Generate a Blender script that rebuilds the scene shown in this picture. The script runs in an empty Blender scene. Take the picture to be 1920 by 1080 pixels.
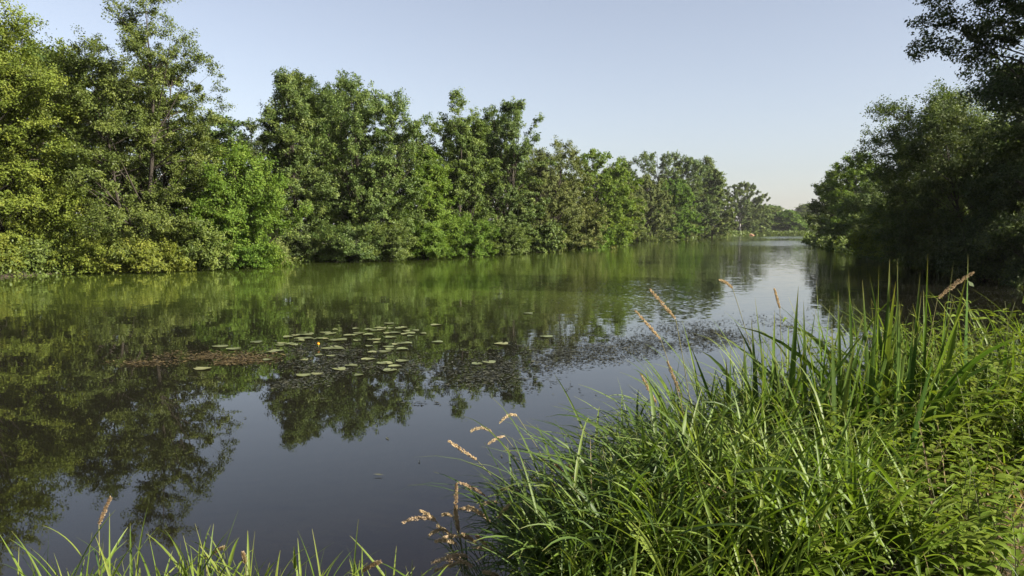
import bpy, math
import numpy as np
from mathutils import Vector, noise as mnoise

R = math.radians
scene = bpy.context.scene
COL = scene.collection

# ------------------------------------------------------------------ camera, sky, sun, exposure
CAM_H = 2.0
PITCH = R(4.22)
FPX = 1450.0                     # focal length in pixels of the 1920 wide photograph
cam_d = bpy.data.cameras.new("camera")
cam = bpy.data.objects.new("camera", cam_d)
COL.objects.link(cam)
cam.location = (0, 0, CAM_H)
cam.rotation_euler = (R(90) - PITCH, 0, 0)
cam_d.sensor_width = 36.0
cam_d.lens = 36.0 * FPX / 1920.0
cam_d.clip_start = 0.05
cam_d.clip_end = 8000
scene.camera = cam

SUN_EL, SUN_AZ = R(29), R(114)    # azimuth clockwise from the view direction (+Y)
world = bpy.data.worlds.new("World")
scene.world = world
world.use_nodes = True
wn = world.node_tree
bg = wn.nodes["Background"]
sky = wn.nodes.new("ShaderNodeTexSky")
sky.sky_type = 'NISHITA'
sky.sun_disc = False
sky.sun_elevation = SUN_EL
sky.sun_rotation = SUN_AZ
sky.altitude = 30
sky.air_density = 1.0
sky.dust_density = 1.5
sky.ozone_density = 2.0
sat = wn.nodes.new("ShaderNodeHueSaturation")     # the camera's rather neutral white balance
sat.inputs["Saturation"].default_value = 0.60
wb = wn.nodes.new("ShaderNodeMix"); wb.data_type = 'RGBA'; wb.blend_type = 'MULTIPLY'; wb.inputs["Factor"].default_value = 1
wb.inputs["B"].default_value = (0.965, 0.945, 0.965, 1)
wn.links.new(sky.outputs[0], sat.inputs["Color"])
wn.links.new(sat.outputs[0], wb.inputs["A"])
wn.links.new(wb.outputs["Result"], bg.inputs[0])
bg.inputs[1].default_value = 0.050

sun_d = bpy.data.lights.new("sun", 'SUN')
sun_d.energy = 5.0
sun_d.angle = R(0.5)
sun_d.color = (1.0, 0.91, 0.78)
sun = bpy.data.objects.new("sun", sun_d)
COL.objects.link(sun)
sdir = Vector((math.sin(SUN_AZ) * math.cos(SUN_EL), math.cos(SUN_AZ) * math.cos(SUN_EL), math.sin(SUN_EL)))
sun.rotation_euler = (-sdir).to_track_quat('-Z', 'Y').to_euler()
sun.location = (30, -5, 40)

scene.view_settings.view_transform = 'Standard'
scene.view_settings.look = 'None'
scene.view_settings.exposure = 1.92
scene.view_settings.gamma = 1.0
scene.render.engine = 'CYCLES'
cy = scene.cycles
cy.max_bounces = 6
cy.diffuse_bounces = 3
cy.glossy_bounces = 3
cy.transmission_bounces = 4
cy.transparent_max_bounces = 8
cy.sample_clamp_indirect = 6.0
cy.caustics_reflective = False
cy.caustics_refractive = False

# ------------------------------------------------------------------ helpers
def at(px, py, Y):
    """world point at depth Y seen at a pixel of the photograph (used to survey the place)"""
    u, v = (px - 960) / FPX, (540 - py) / FPX
    dy = math.cos(PITCH) + v * math.sin(PITCH)
    dz = -math.sin(PITCH) + v * math.cos(PITCH)
    t = Y / dy
    return np.array((u * t, Y, CAM_H + dz * t))

def on_water(px, py, z=0.0):
    u, v = (px - 960) / FPX, (540 - py) / FPX
    dy = math.cos(PITCH) + v * math.sin(PITCH)
    dz = -math.sin(PITCH) + v * math.cos(PITCH)
    t = (z - CAM_H) / dz
    return np.array((u * t, dy * t, z))

def make_mesh(name, V, F, attrs=None, mat=None, smooth=False):
    V = np.ascontiguousarray(V, dtype=np.float32).reshape(-1, 3)
    F = np.ascontiguousarray(F, dtype=np.int32)
    k = F.shape[1]
    me = bpy.data.meshes.new(name)
    me.vertices.add(len(V))
    me.vertices.foreach_set("co", V.ravel())
    me.loops.add(F.size)
    me.loops.foreach_set("vertex_index", F.ravel())
    me.polygons.add(len(F))
    me.polygons.foreach_set("loop_start", np.arange(0, F.size, k, dtype=np.int32))
    me.polygons.foreach_set("loop_total", np.full(len(F), k, dtype=np.int32))
    if smooth:
        me.polygons.foreach_set("use_smooth", np.ones(len(F), dtype=bool))
    for an, av in (attrs or {}).items():
        a = me.attributes.new(an, 'FLOAT', 'POINT')
        a.data.foreach_set("value", np.ascontiguousarray(av, dtype=np.float32).ravel())
    me.update(calc_edges=True)
    if mat:
        me.materials.append(mat)
    return me

def link(name, me, parent=None, loc=None, rz=0.0):
    o = bpy.data.objects.new(name, me)
    COL.objects.link(o)
    if parent is not None:
        o.parent = parent
    if loc is not None:
        o.location = [float(c) for c in loc]
    o.rotation_euler[2] = rz
    return o

def tag(o, label=None, cat=None, group=None, kind=None):
    if cat and not kind: kind = "thing"
    if label: o["label"] = label
    if cat: o["category"] = cat
    if group: o["group"] = group
    if kind: o["kind"] = kind
    return o

def thing(name, label, cat, loc=(0, 0, 0), rz=0.0, group=None):
    return tag(link(name, None, None, loc, rz), label, cat, group)

def copy_tree(o, parent=None):
    c = o.copy()
    COL.objects.link(c)
    c.parent = parent
    for ch in list(o.children):
        copy_tree(ch, c)
    return c

class Geo:
    """collects quads with a tint per vertex"""
    def __init__(self):
        self.V, self.F, self.T, self.A, self.S, self.n = [], [], [], [], [], 0
    def add(self, V, F, tint=0.5, across=0.5, along=0.5):
        V = np.asarray(V, dtype=np.float32).reshape(-1, 3)
        m = len(V)
        self.V.append(V)
        self.F.append(np.asarray(F, dtype=np.int32) + self.n)
        for lst, val in ((self.T, tint), (self.A, across), (self.S, along)):
            lst.append(np.broadcast_to(np.asarray(val, dtype=np.float32).ravel() if np.ndim(val) else np.float32(val), (m,)))
        self.n += m
    def mesh(self, name, mat, smooth=False, full=False):
        at_ = {"tint": np.concatenate(self.T)}
        if full:
            at_["across"] = np.concatenate(self.A)
            at_["along"] = np.concatenate(self.S)
        return make_mesh(name, np.concatenate(self.V), np.concatenate(self.F), at_, mat, smooth)

def unit(a):
    return a / np.maximum(np.linalg.norm(a, axis=-1, keepdims=True), 1e-9)

def add_tube(g, P, rad, sides=6, tint=0.5):
    P = np.asarray(P, float)
    n = len(P)
    T = unit(np.gradient(P, axis=0))
    ref = np.where(np.abs(T[:, 2:3]) > 0.9, np.array([[1.0, 0, 0]]), np.array([[0, 0, 1.0]]))
    A = unit(np.cross(T, ref)); B = np.cross(T, A)
    an = np.arange(sides) / sides * 2 * math.pi
    V = P[:, None] + np.asarray(rad)[:, None, None] * (A[:, None] * np.cos(an)[None, :, None] + B[:, None] * np.sin(an)[None, :, None])
    i = np.arange(n - 1)[:, None] * sides; j = np.arange(sides)[None]
    j2 = (j + 1) % sides
    F = np.stack([i + j, i + j2, i + sides + j2, i + sides + j], -1).reshape(-1, 4)
    g.add(V, F, tint)

def add_leaves(g, P, Nrm, size, tint, rng, aspect=0.62):
    """one small bent leaf (a quad) at each point"""
    n = len(P)
    Nrm = unit(Nrm)
    t = unit(np.cross(Nrm, unit(rng.normal(size=(n, 3)))))
    b = np.cross(Nrm, t)
    L = size[:, None]
    tip = P + L * t - 0.18 * L * Nrm
    mid = P + 0.45 * L * t
    w = 0.5 * aspect * L
    V = np.stack([P, mid + w * b, tip, mid - w * b], 1)
    F = np.arange(n * 4).reshape(n, 4)
    g.add(V, F, np.repeat(tint, 4))

def add_blades(g, P0, phi, th0, kap, L, W, rng, tint=None, segs=6, prof='grass', fold=0.22, twist=None):
    """arched blades: pitch th0 at the root, falling by kap towards the tip"""
    N = len(P0)
    phi, th0, kap, L, W = [np.broadcast_to(np.asarray(a, float), (N,)) for a in (phi, th0, kap, L, W)]
    s = np.linspace(0, 1, segs + 1)
    th = th0[:, None] - kap[:, None] * s[None] ** 1.4
    h = np.stack([np.cos(phi), np.sin(phi), 0 * phi], -1)
    step = (L / segs)[:, None, None] * (np.cos(th)[..., None] * h[:, None] + np.sin(th)[..., None] * np.array([0, 0, 1.0]))
    C = P0[:, None] + np.concatenate([np.zeros((N, 1, 3)), np.cumsum(0.5 * (step[:, 1:] + step[:, :-1]), 1)], 1)
    nrm = -np.sin(th)[..., None] * h[:, None] + np.cos(th)[..., None] * np.array([0, 0, 1.0])
    side = np.stack([-np.sin(phi), np.cos(phi), 0 * phi], -1)[:, None] * np.ones((1, segs + 1, 1))
    if twist is None:
        twist = rng.normal(0, 0.5, N)
    tw = np.asarray(twist)[:, None, None] * (0.3 + 0.9 * s[None, :, None])
    sd = np.cos(tw) * side + np.sin(tw) * nrm
    nn = np.cos(tw) * nrm - np.sin(tw) * side
    if prof == 'grass':
        w = np.minimum(1, 0.55 + 3 * s) * np.clip(1 - s, 0.02, 1) ** 0.7
    elif prof == 'iris':
        w = np.minimum(1, 0.8 + s) * np.clip(1.0 - np.maximum(0, (s - 0.55) / 0.45) ** 1.6, 0.02, 1)
    elif prof == 'stem':
        w = 1 - 0.6 * s
    else:
        w = np.clip(np.sin(math.pi * np.clip(s, 0.02, 0.985) ** 0.72), 0.03, 1)
    hw = 0.5 * W[:, None, None] * w[None, :, None]
    V = np.stack([C - hw * sd, C - fold * 2 * hw * nn, C + hw * sd], 2)
    r = np.arange(segs)[:, None]; c = np.arange(2)[None]
    f = np.stack([r * 3 + c, r * 3 + c + 1, r * 3 + c + 4, r * 3 + c + 3], -1).reshape(-1, 4)
    F = (np.arange(N)[:, None, None] * ((segs + 1) * 3) + f[None]).reshape(-1, 4)
    if tint is None:
        tint = rng.random(N)
    T = np.repeat(tint, (segs + 1) * 3)
    A = np.tile(np.array([0, 0.5, 1.0]), N * (segs + 1))
    S = np.tile(np.repeat(s, 3), N)
    g.add(V, F, T, A, S)
    return C

# ------------------------------------------------------------------ materials
def new_mat(name):
    m = bpy.data.materials.new(name)
    m.use_nodes = True
    nt = m.node_tree
    nt.nodes.clear()
    out = nt.nodes.new("ShaderNodeOutputMaterial")
    return m, nt, out

def ramp(nt, stops):
    r = nt.nodes.new("ShaderNodeValToRGB")
    e = r.color_ramp.elements
    while len(e) < len(stops):
        e.new(0.5)
    for el, (p, c) in zip(e, stops):
        el.position = p
        el.color = (*c, 1)
    return r

def leaf_mat(name, stops, trans=0.32, rough=0.6, spec=0.2, hue=0.018, veins=False, tcol=(1.25, 1.25, 0.6)):
    m, nt, out = new_mat(name)
    N, Lk = nt.nodes.new, nt.links.new
    a = N("ShaderNodeAttribute"); a.attribute_name = "tint"
    r = ramp(nt, stops)
    Lk(a.outputs["Fac"], r.inputs[0])
    oi = N("ShaderNodeObjectInfo")
    hs = N("ShaderNodeHueSaturation")
    mr = N("ShaderNodeMapRange"); mr.inputs[3].default_value = 0.5 - hue * 0.5; mr.inputs[4].default_value = 0.5 + hue * 0.5
    mv = N("ShaderNodeMapRange"); mv.inputs[3].default_value = 0.88; mv.inputs[4].default_value = 1.1
    mu = N("ShaderNodeMath"); mu.operation = 'FRACT'
    m7 = N("ShaderNodeMath"); m7.operation = 'MULTIPLY'; m7.inputs[1].default_value = 7.31
    Lk(oi.outputs["Random"], mr.inputs[0]); Lk(oi.outputs["Random"], m7.inputs[0]); Lk(m7.outputs[0], mu.inputs[0]); Lk(mu.outputs[0], mv.inputs[0])
    Lk(mr.outputs[0], hs.inputs["Hue"]); Lk(mv.outputs[0], hs.inputs["Value"]); Lk(r.outputs[0], hs.inputs["Color"])
    col = hs.outputs[0]
    if veins:
        av = N("ShaderNodeAttribute"); av.attribute_name = "across"
        al = N("ShaderNodeAttribute"); al.attribute_name = "along"
        cx = N("ShaderNodeCombineXYZ")
        k1 = N("ShaderNodeMath"); k1.operation = 'MULTIPLY'; k1.inputs[1].default_value = 9.0
        k2 = N("ShaderNodeMath"); k2.operation = 'MULTIPLY'; k2.inputs[1].default_value = 2.0
        k3 = N("ShaderNodeMath"); k3.operation = 'MULTIPLY'; k3.inputs[1].default_value = 40.0
        Lk(av.outputs["Fac"], k1.inputs[0]); Lk(al.outputs["Fac"], k2.inputs[0]); Lk(a.outputs["Fac"], k3.inputs[0])
        Lk(k1.outputs[0], cx.inputs[0]); Lk(k2.outputs[0], cx.inputs[1]); Lk(k3.outputs[0], cx.inputs[2])
        nz = N("ShaderNodeTexNoise"); nz.inputs["Scale"].default_value = 1.0; nz.inputs["Detail"].default_value = 3
        Lk(cx.outputs[0], nz.inputs["Vector"])
        h2 = N("ShaderNodeHueSaturation")
        m2 = N("ShaderNodeMapRange"); m2.inputs[1].default_value = 0.3; m2.inputs[2].default_value = 0.7; m2.inputs[3].default_value = 0.6; m2.inputs[4].default_value = 1.25
        Lk(nz.outputs["Fac"], m2.inputs[0]); Lk(m2.outputs[0], h2.inputs["Value"]); Lk(col, h2.inputs["Color"])
        # dry straw-coloured tips
        mt = N("ShaderNodeMapRange"); mt.inputs[1].default_value = 0.86; mt.inputs[2].default_value = 1.02
        Lk(al.outputs["Fac"], mt.inputs[0])
        mx = N("ShaderNodeMix"); mx.data_type = 'RGBA'
        m8 = N("ShaderNodeMath"); m8.operation = 'MULTIPLY'; Lk(mt.outputs[0], m8.inputs[0]); Lk(nz.outputs["Fac"], m8.inputs[1])
        Lk(m8.outputs[0], mx.inputs["Factor"]); Lk(h2.outputs[0], mx.inputs["A"]); mx.inputs["B"].default_value = (0.22, 0.16, 0.06, 1)
        col = mx.outputs["Result"]
    p = N("ShaderNodeBsdfPrincipled")
    Lk(col, p.inputs["Base Color"])
    p.inputs["Roughness"].default_value = rough
    p.inputs["Specular IOR Level"].default_value = spec
    t = N("ShaderNodeBsdfTranslucent")
    tm = N("ShaderNodeMix"); tm.data_type = 'RGBA'; tm.blend_type = 'MULTIPLY'; tm.inputs["Factor"].default_value = 1
    Lk(col, tm.inputs["A"]); tm.inputs["B"].default_value = (*tcol, 1)
    Lk(tm.outputs["Result"], t.inputs["Color"])
    mix = N("ShaderNodeMixShader"); mix.inputs[0].default_value = trans
    Lk(p.outputs[0], mix.inputs[1]); Lk(t.outputs[0], mix.inputs[2])
    Lk(mix.outputs[0], out.inputs[0])
    return m

def noise_mat(name, stops, scale, rough=0.9, spec=0.2, bump=0.4, stretch=(1, 1, 1), bdist=0.02):
    m, nt, out = new_mat(name)
    N, Lk = nt.nodes.new, nt.links.new
    tc = N("ShaderNodeTexCoord"); mp = N("ShaderNodeMapping"); mp.inputs["Scale"].default_value = stretch
    Lk(tc.outputs["Object"], mp.inputs[0])
    nz = N("ShaderNodeTexNoise"); nz.inputs["Scale"].default_value = scale; nz.inputs["Detail"].default_value = 8; nz.inputs["Roughness"].default_value = 0.65
    Lk(mp.outputs[0], nz.inputs["Vector"])
    r = ramp(nt, stops); Lk(nz.outputs["Fac"], r.inputs[0])
    p = N("ShaderNodeBsdfPrincipled"); p.inputs["Roughness"].default_value = rough; p.inputs["Specular IOR Level"].default_value = spec
    Lk(r.outputs[0], p.inputs["Base Color"])
    b = N("ShaderNodeBump"); b.inputs["Strength"].default_value = bump; b.inputs["Distance"].default_value = bdist
    Lk(nz.outputs["Fac"], b.inputs["Height"]); Lk(b.outputs[0], p.inputs["Normal"])
    Lk(p.outputs[0], out.inputs[0])
    return m

M = {}
M['ash'] = leaf_mat('ash_leaf', [(0, (0.062, 0.085, 0.012)), (0.5, (0.112, 0.146, 0.019)), (1, (0.165, 0.185, 0.028))], 0.38)
M['alder'] = leaf_mat('alder_leaf', [(0, (0.04, 0.064, 0.012)), (0.5, (0.073, 0.106, 0.019)), (1, (0.124, 0.158, 0.031))], 0.30, 0.55, 0.25)
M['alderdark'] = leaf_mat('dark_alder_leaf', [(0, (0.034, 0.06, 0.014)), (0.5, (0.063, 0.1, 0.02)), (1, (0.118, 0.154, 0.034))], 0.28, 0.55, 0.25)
M['bright'] = leaf_mat('bright_leaf', [(0, (0.048, 0.092, 0.011)), (0.5, (0.086, 0.15, 0.017)), (1, (0.135, 0.188, 0.027))], 0.38)
M['willow'] = leaf_mat('willow_leaf', [(0, (0.056, 0.074, 0.02)), (0.5, (0.088, 0.112, 0.029)), (1, (0.14, 0.154, 0.046))], 0.28)
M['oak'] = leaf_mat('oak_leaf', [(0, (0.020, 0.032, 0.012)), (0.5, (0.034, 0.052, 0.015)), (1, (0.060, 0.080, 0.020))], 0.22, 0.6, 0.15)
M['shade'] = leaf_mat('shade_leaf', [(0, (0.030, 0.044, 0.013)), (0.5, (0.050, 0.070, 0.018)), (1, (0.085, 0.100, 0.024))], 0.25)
M['bark'] = noise_mat('bark', [(0.3, (0.018, 0.015, 0.012)), (0.7, (0.055, 0.047, 0.037))], 14, stretch=(3, 3, 0.5), bump=0.8)
M['deadbark'] = noise_mat('dead_bark', [(0.3, (0.22, 0.21, 0.19)), (0.7, (0.42, 0.40, 0.37))], 8, stretch=(3, 3, 0.5))
G3 = lambda a, b, c: [(0, a), (0.5, b), (1, c)]
M['reed'] = leaf_mat('reed_grass_blade', G3((0.034, 0.068, 0.014), (0.057, 0.100, 0.019), (0.098, 0.140, 0.032)), 0.38, 0.5, 0.3, veins=True)
M['fresh'] = leaf_mat('fresh_grass_blade', G3((0.070, 0.115, 0.014), (0.112, 0.168, 0.020), (0.165, 0.205, 0.040)), 0.42, 0.5, 0.3, veins=True)
M['iris'] = leaf_mat('iris_blade', G3((0.042, 0.082, 0.014), (0.064, 0.115, 0.018), (0.100, 0.145, 0.028)), 0.36, 0.62, 0.12, veins=True)
M['herb'] = leaf_mat('herb_leaf', G3((0.054, 0.095, 0.011), (0.098, 0.145, 0.016), (0.145, 0.170, 0.025)), 0.42, 0.6, 0.15)
M['stem'] = leaf_mat('plant_stem', G3((0.07, 0.085, 0.025), (0.10, 0.11, 0.035), (0.16, 0.14, 0.06)), 0.1)
M['straw'] = leaf_mat('straw', G3((0.05, 0.032, 0.016), (0.11, 0.075, 0.038), (0.28, 0.20, 0.11)), 0.2, 0.7, 0.2, hue=0.01)
M['deadgrass'] = leaf_mat('dead_grass', G3((0.09, 0.065, 0.03), (0.19, 0.145, 0.07), (0.34, 0.28, 0.15)), 0.3, 0.6, 0.2, hue=0.01)
M['seed'] = leaf_mat('seed_head', G3((0.26, 0.19, 0.11), (0.43, 0.34, 0.21), (0.58, 0.49, 0.33)), 0.4, 0.7, 0.2, hue=0.015, tcol=(1.1, 1.0, 0.8))
M['pad'] = leaf_mat('lily_pad_leaf', G3((0.075, 0.085, 0.030), (0.125, 0.145, 0.055), (0.20, 0.195, 0.085)), 0.1, 0.35, 0.5)
M['weed'] = leaf_mat('floating_weed', G3((0.012, 0.013, 0.008), (0.026, 0.027, 0.016), (0.060, 0.060, 0.036)), 0.1, 0.4, 0.5)
M['petal'] = leaf_mat('petal', G3((0.60, 0.20, 0.015), (0.70, 0.26, 0.02), (0.75, 0.32, 0.03)), 0.2, tcol=(1, 1, 1))

# ------------------------------------------------------------------ the lie of the land
RIVER = np.array([(-70, -25), (-36, 18), (-23, 32.5), (-15.3, 49), (-6.5, 58), (0, 77), (11, 110), (26, 168), (50, 225),
                  (108, 352), (160, 378), (300, 395), (300, 350), (150, 325), (90, 230), (52, 134), (36, 86), (25.5, 51), (21.5, 35),
                  (20, 24), (14, 15.5), (8.6, 11.6), (5.0, 8.4), (3.2, 6.5), (2.0, 5.6), (1.2, 4.95), (0.45, 4.35),
                  (-0.5, 3.75), (-2, 3.38), (-5, 2.9), (-12, 1.5), (-50, -40)], float)

def river_sd(P):
    """distance to the shoreline, negative over water"""
    A = RIVER; B = np.roll(RIVER, -1, 0)
    d = np.full(len(P), 1e9); inside = np.zeros(len(P), bool)
    for a, b in zip(A, B):
        ab = b - a; ap = P - a
        t = np.clip((ap @ ab) / (ab @ ab), 0, 1)
        d = np.minimum(d, np.linalg.norm(ap - t[:, None] * ab, axis=1))
        c = (a[1] > P[:, 1]) != (b[1] > P[:, 1])
        xi = a[0] + (P[:, 1] - a[1]) / (b[1] - a[1] + 1e-12) * ab[0]
        inside ^= c & (P[:, 0] < xi)
    return np.where(inside, -d, d)

def ground_z(P):
    P = np.atleast_2d(np.asarray(P, float))[:, :2]
    d = river_sd(P)
    w = 0.05 * np.sin(P[:, 0] * 1.7 + 0.6 * np.sin(P[:, 1] * 1.3)) * np.sin(P[:, 1] * 1.9 + 1) 
    land = 0.36 * (1 - np.exp(-np.maximum(d, 0) / 0.45)) + 0.012 * np.clip(d, 0, 60) + w * np.clip(d, 0, 1)
    bed = -np.minimum(1.8, 0.05 + 0.13 * np.maximum(-d, 0) + 0.09 * np.maximum(-d - 2.2, 0))
    return np.where(d > 0, land, bed)

rr = np.concatenate([np.linspace(0, 12, 70), np.geomspace(12.3, 3500, 150)])
aa = np.linspace(0, 2 * math.pi, 420, endpoint=False)
PX = rr[:, None] * np.sin(aa)[None]; PY = rr[:, None] * np.cos(aa)[None]
gp = np.stack([PX, PY], -1).reshape(-1, 2)
gz = ground_z(gp)
na = len(aa)
ii = np.arange(len(rr) - 1)[:, None] * na; jj = np.arange(na)[None]; j2 = (jj + 1) % na
GF = np.stack([ii + jj, ii + j2, ii + na + j2, ii + na + jj], -1).reshape(-1, 4)

def ground_material():
    m, nt, out = new_mat("bank_soil")
    N, Lk = nt.nodes.new, nt.links.new
    tc = N("ShaderNodeTexCoord")
    n1 = N("ShaderNodeTexNoise"); n1.inputs["Scale"].default_value = 0.6; n1.inputs["Detail"].default_value = 6
    n2 = N("ShaderNodeTexNoise"); n2.inputs["Scale"].default_value = 22; n2.inputs["Detail"].default_value = 8; n2.inputs["Roughness"].default_value = 0.7
    Lk(tc.outputs["Object"], n1.inputs["Vector"]); Lk(tc.outputs["Object"], n2.inputs["Vector"])
    r1 = ramp(nt, [(0.35, (0.055, 0.040, 0.026)), (0.6, (0.045, 0.055, 0.018))])
    r2 = ramp(nt, [(0.3, (0.35, 0.32, 0.28)), (0.55, (0.9, 0.88, 0.85)), (0.75, (1.8, 1.6, 1.3))])
    Lk(n1.outputs["Fac"], r1.inputs[0]); Lk(n2.outputs["Fac"], r2.inputs[0])
    mx = N("ShaderNodeMix"); mx.data_type = 'RGBA'; mx.blend_type = 'MULTIPLY'; mx.inputs["Factor"].default_value = 1
    Lk(r1.outputs[0], mx.inputs["A"]); Lk(r2.outputs[0], mx.inputs["B"])
    sx = N("ShaderNodeSeparateXYZ"); Lk(tc.outputs["Object"], sx.inputs[0])
    zr = N("ShaderNodeMapRange"); zr.inputs[1].default_value = 0.02; zr.inputs[2].default_value = -0.05
    Lk(sx.outputs["Z"], zr.inputs[0])
    silt = N("ShaderNodeMix"); silt.data_type = 'RGBA'
    r3 = ramp(nt, [(0.3, (0.17, 0.095, 0.055)), (0.7, (0.27, 0.155, 0.095))]); Lk(n1.outputs["Fac"], r3.inputs[0])
    Lk(zr.outputs[0], silt.inputs["Factor"]); Lk(mx.outputs["Result"], silt.inputs["A"]); Lk(r3.outputs[0], silt.inputs["B"])
    p = N("ShaderNodeBsdfPrincipled"); p.inputs["Roughness"].default_value = 0.95
    Lk(silt.outputs["Result"], p.inputs["Base Color"])
    b = N("ShaderNodeBump"); b.inputs["Distance"].default_value = 0.03; b.inputs["Strength"].default_value = 0.8
    Lk(n2.outputs["Fac"], b.inputs["Height"]); Lk(b.outputs[0], p.inputs["Normal"])
    Lk(p.outputs[0], out.inputs[0])
    return m

ground = link("ground", make_mesh("ground", np.column_stack([gp, gz]), GF, None, ground_material(), True))
tag(ground, "dark soil of the river banks and the muddy bed below the water", kind="structure")

def water_material():
    m, nt, out = new_mat("river_water")
    N, Lk = nt.nodes.new, nt.links.new
    tc = N("ShaderNodeTexCoord")
    def noise(scale, detail, stretch):
        mp = N("ShaderNodeMapping"); mp.inputs["Scale"].default_value = stretch
        Lk(tc.outputs["Object"], mp.inputs[0])
        n = N("ShaderNodeTexNoise"); n.inputs["Scale"].default_value = scale; n.inputs["Detail"].default_value = detail
        Lk(mp.outputs[0], n.inputs["Vector"])
        return n
    def vmath(op, a, b=None):
        v = N("ShaderNodeVectorMath"); v.operation = op
        for k, x in enumerate((a, b)):
            if x is None: continue
            if isinstance(x, (tuple, list)): v.inputs[k].default_value = x
            else: Lk(x, v.inputs[k])
        return v
    def math_(op, a, b=None):
        v = N("ShaderNodeMath"); v.operation = op
        for k, x in enumerate((a, b)):
            if x is None: continue
            if isinstance(x, (int, float)): v.inputs[k].default_value = x
            else: Lk(x, v.inputs[k])
        return v.outputs[0]
    def patch(cx, cy, rx, ry, rot=0.0):
        """smooth elliptical patch of wind on the water"""
        mp = N("ShaderNodeMapping"); mp.vector_type = 'TEXTURE'
        mp.inputs["Location"].default_value = (cx, cy, 0); mp.inputs["Rotation"].default_value = (0, 0, rot); mp.inputs["Scale"].default_value = (rx, ry, 1)
        wob = noise(0.35, 3, (1, 1, 1))
        off = vmath('MULTIPLY', vmath('SUBTRACT', wob.outputs["Color"], (0.5, 0.5, 0.5)).outputs[0], (rx * 0.9, ry * 0.9, 0))
        Lk(vmath('ADD', tc.outputs["Object"], off.outputs[0]).outputs[0], mp.inputs[0])
        ln = N("ShaderNodeVectorMath"); ln.operation = 'LENGTH'; Lk(mp.outputs[0], ln.inputs[0])
        mr = N("ShaderNodeMapRange"); mr.interpolation_type = 'SMOOTHSTEP'
        mr.inputs[1].default_value = 1.15; mr.inputs[2].default_value = 0.2
        Lk(ln.outputs["Value"], mr.inputs[0])
        return mr.outputs[0]
    big = noise(0.05, 3, (1, 1, 1))                        # gentle variation over the river
    mb = N("ShaderNodeMapRange"); mb.inputs[1].default_value = 0.35; mb.inputs[2].default_value = 0.65; mb.inputs[3].default_value = 0.5; mb.inputs[4].default_value = 1.3
    Lk(big.outputs["Fac"], mb.inputs[0])
    wind = None
    for a in WIND_PATCHES:
        p = math_('MULTIPLY', patch(*a[:5]), a[5])
        wind = p if wind is None else math_('MAXIMUM', wind, p)
    sep = N("ShaderNodeSeparateXYZ"); Lk(tc.outputs["Object"], sep.inputs[0])
    rng_ = N("ShaderNodeMapRange"); rng_.inputs[1].default_value = 9; rng_.inputs[2].default_value = 42; rng_.inputs[3].default_value = 0.35; rng_.inputs[4].default_value = 2.8
    Lk(sep.outputs["Y"], rng_.inputs[0])                   # calmer in the lee of the near bank
    calm = math_('MULTIPLY', math_('MULTIPLY', mb.outputs[0], rng_.outputs[0]), CALM)
    n1 = noise(1.1, 2, (1, 2.2, 1)); n2 = noise(5.5, 3, (1, 1.6, 1))
    s1 = vmath('SUBTRACT', n1.outputs["Color"], (0.5, 0.5, 0.5)); s2 = vmath('SUBTRACT', n2.outputs["Color"], (0.5, 0.5, 0.5))
    sm = vmath('ADD', s1.outputs[0], s2.outputs[0])
    n3 = noise(8.0, 2, (1, 0.8, 1)); s3 = vmath('SUBTRACT', n3.outputs["Color"], (0.5, 0.5, 0.5))
    w3 = N("ShaderNodeVectorMath"); w3.operation = 'SCALE'; Lk(s3.outputs[0], w3.inputs[0]); Lk(wind, w3.inputs["Scale"])
    sc = N("ShaderNodeVectorMath"); sc.operation = 'SCALE'; Lk(sm.outputs[0], sc.inputs[0]); Lk(calm, sc.inputs["Scale"])
    fl = vmath('MULTIPLY', vmath('ADD', sc.outputs[0], w3.outputs[0]).outputs[0], (1, 1, 0))
    # facets turned away from a grazing ray are hidden behind the next wavelet: fold their slopes back
    ge = N("ShaderNodeNewGeometry")
    hz = vmath('NORMALIZE', vmath('MULTIPLY', ge.outputs["Incoming"], (1, 1, 0)).outputs[0])
    iz = N("ShaderNodeSeparateXYZ"); Lk(ge.outputs["Incoming"], iz.inputs[0])
    lim = math_('MULTIPLY', math_('ABSOLUTE', iz.outputs["Z"]), 0.45)
    sv = vmath('DOT_PRODUCT', fl.outputs[0], hz.outputs[0]).outputs["Value"]
    dv = math_('SUBTRACT', math_('SUBTRACT', math_('ABSOLUTE', math_('ADD', sv, lim)), lim), sv)
    ad = N("ShaderNodeVectorMath"); ad.operation = 'SCALE'; Lk(hz.outputs[0], ad.inputs[0]); Lk(dv, ad.inputs["Scale"])
    fl = vmath('ADD', fl.outputs[0], ad.outputs[0])
    nr = vmath('NORMALIZE', vmath('ADD', fl.outputs[0], (0, 0, 1)).outputs[0])
    fr = N("ShaderNodeFresnel"); fr.inputs["IOR"].default_value = 1.34; Lk(nr.outputs[0], fr.inputs["Normal"])
    gl = N("ShaderNodeBsdfGlossy"); gl.inputs["Roughness"].default_value = 0.012; gl.inputs["Color"].default_value = (1, 1, 1, 1); Lk(nr.outputs[0], gl.inputs["Normal"])
    df = N("ShaderNodeBsdfDiffuse")
    al = N("ShaderNodeMapRange"); al.interpolation_type = 'SMOOTHSTEP'; al.inputs[1].default_value = 13; al.inputs[2].default_value = 30   # green painted in midstream to brighten the tree reflections
    Lk(math_('ADD', math_('SUBTRACT', sep.outputs["Y"], math_('MULTIPLY', math_('MAXIMUM', math_('SUBTRACT', sep.outputs["X"], math_('MULTIPLY', sep.outputs["Y"], 0.16)), 0.0), 5.0)), math_('MULTIPLY', math_('SUBTRACT', big.outputs["Fac"], 0.5), 14)), al.inputs[0])
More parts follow.
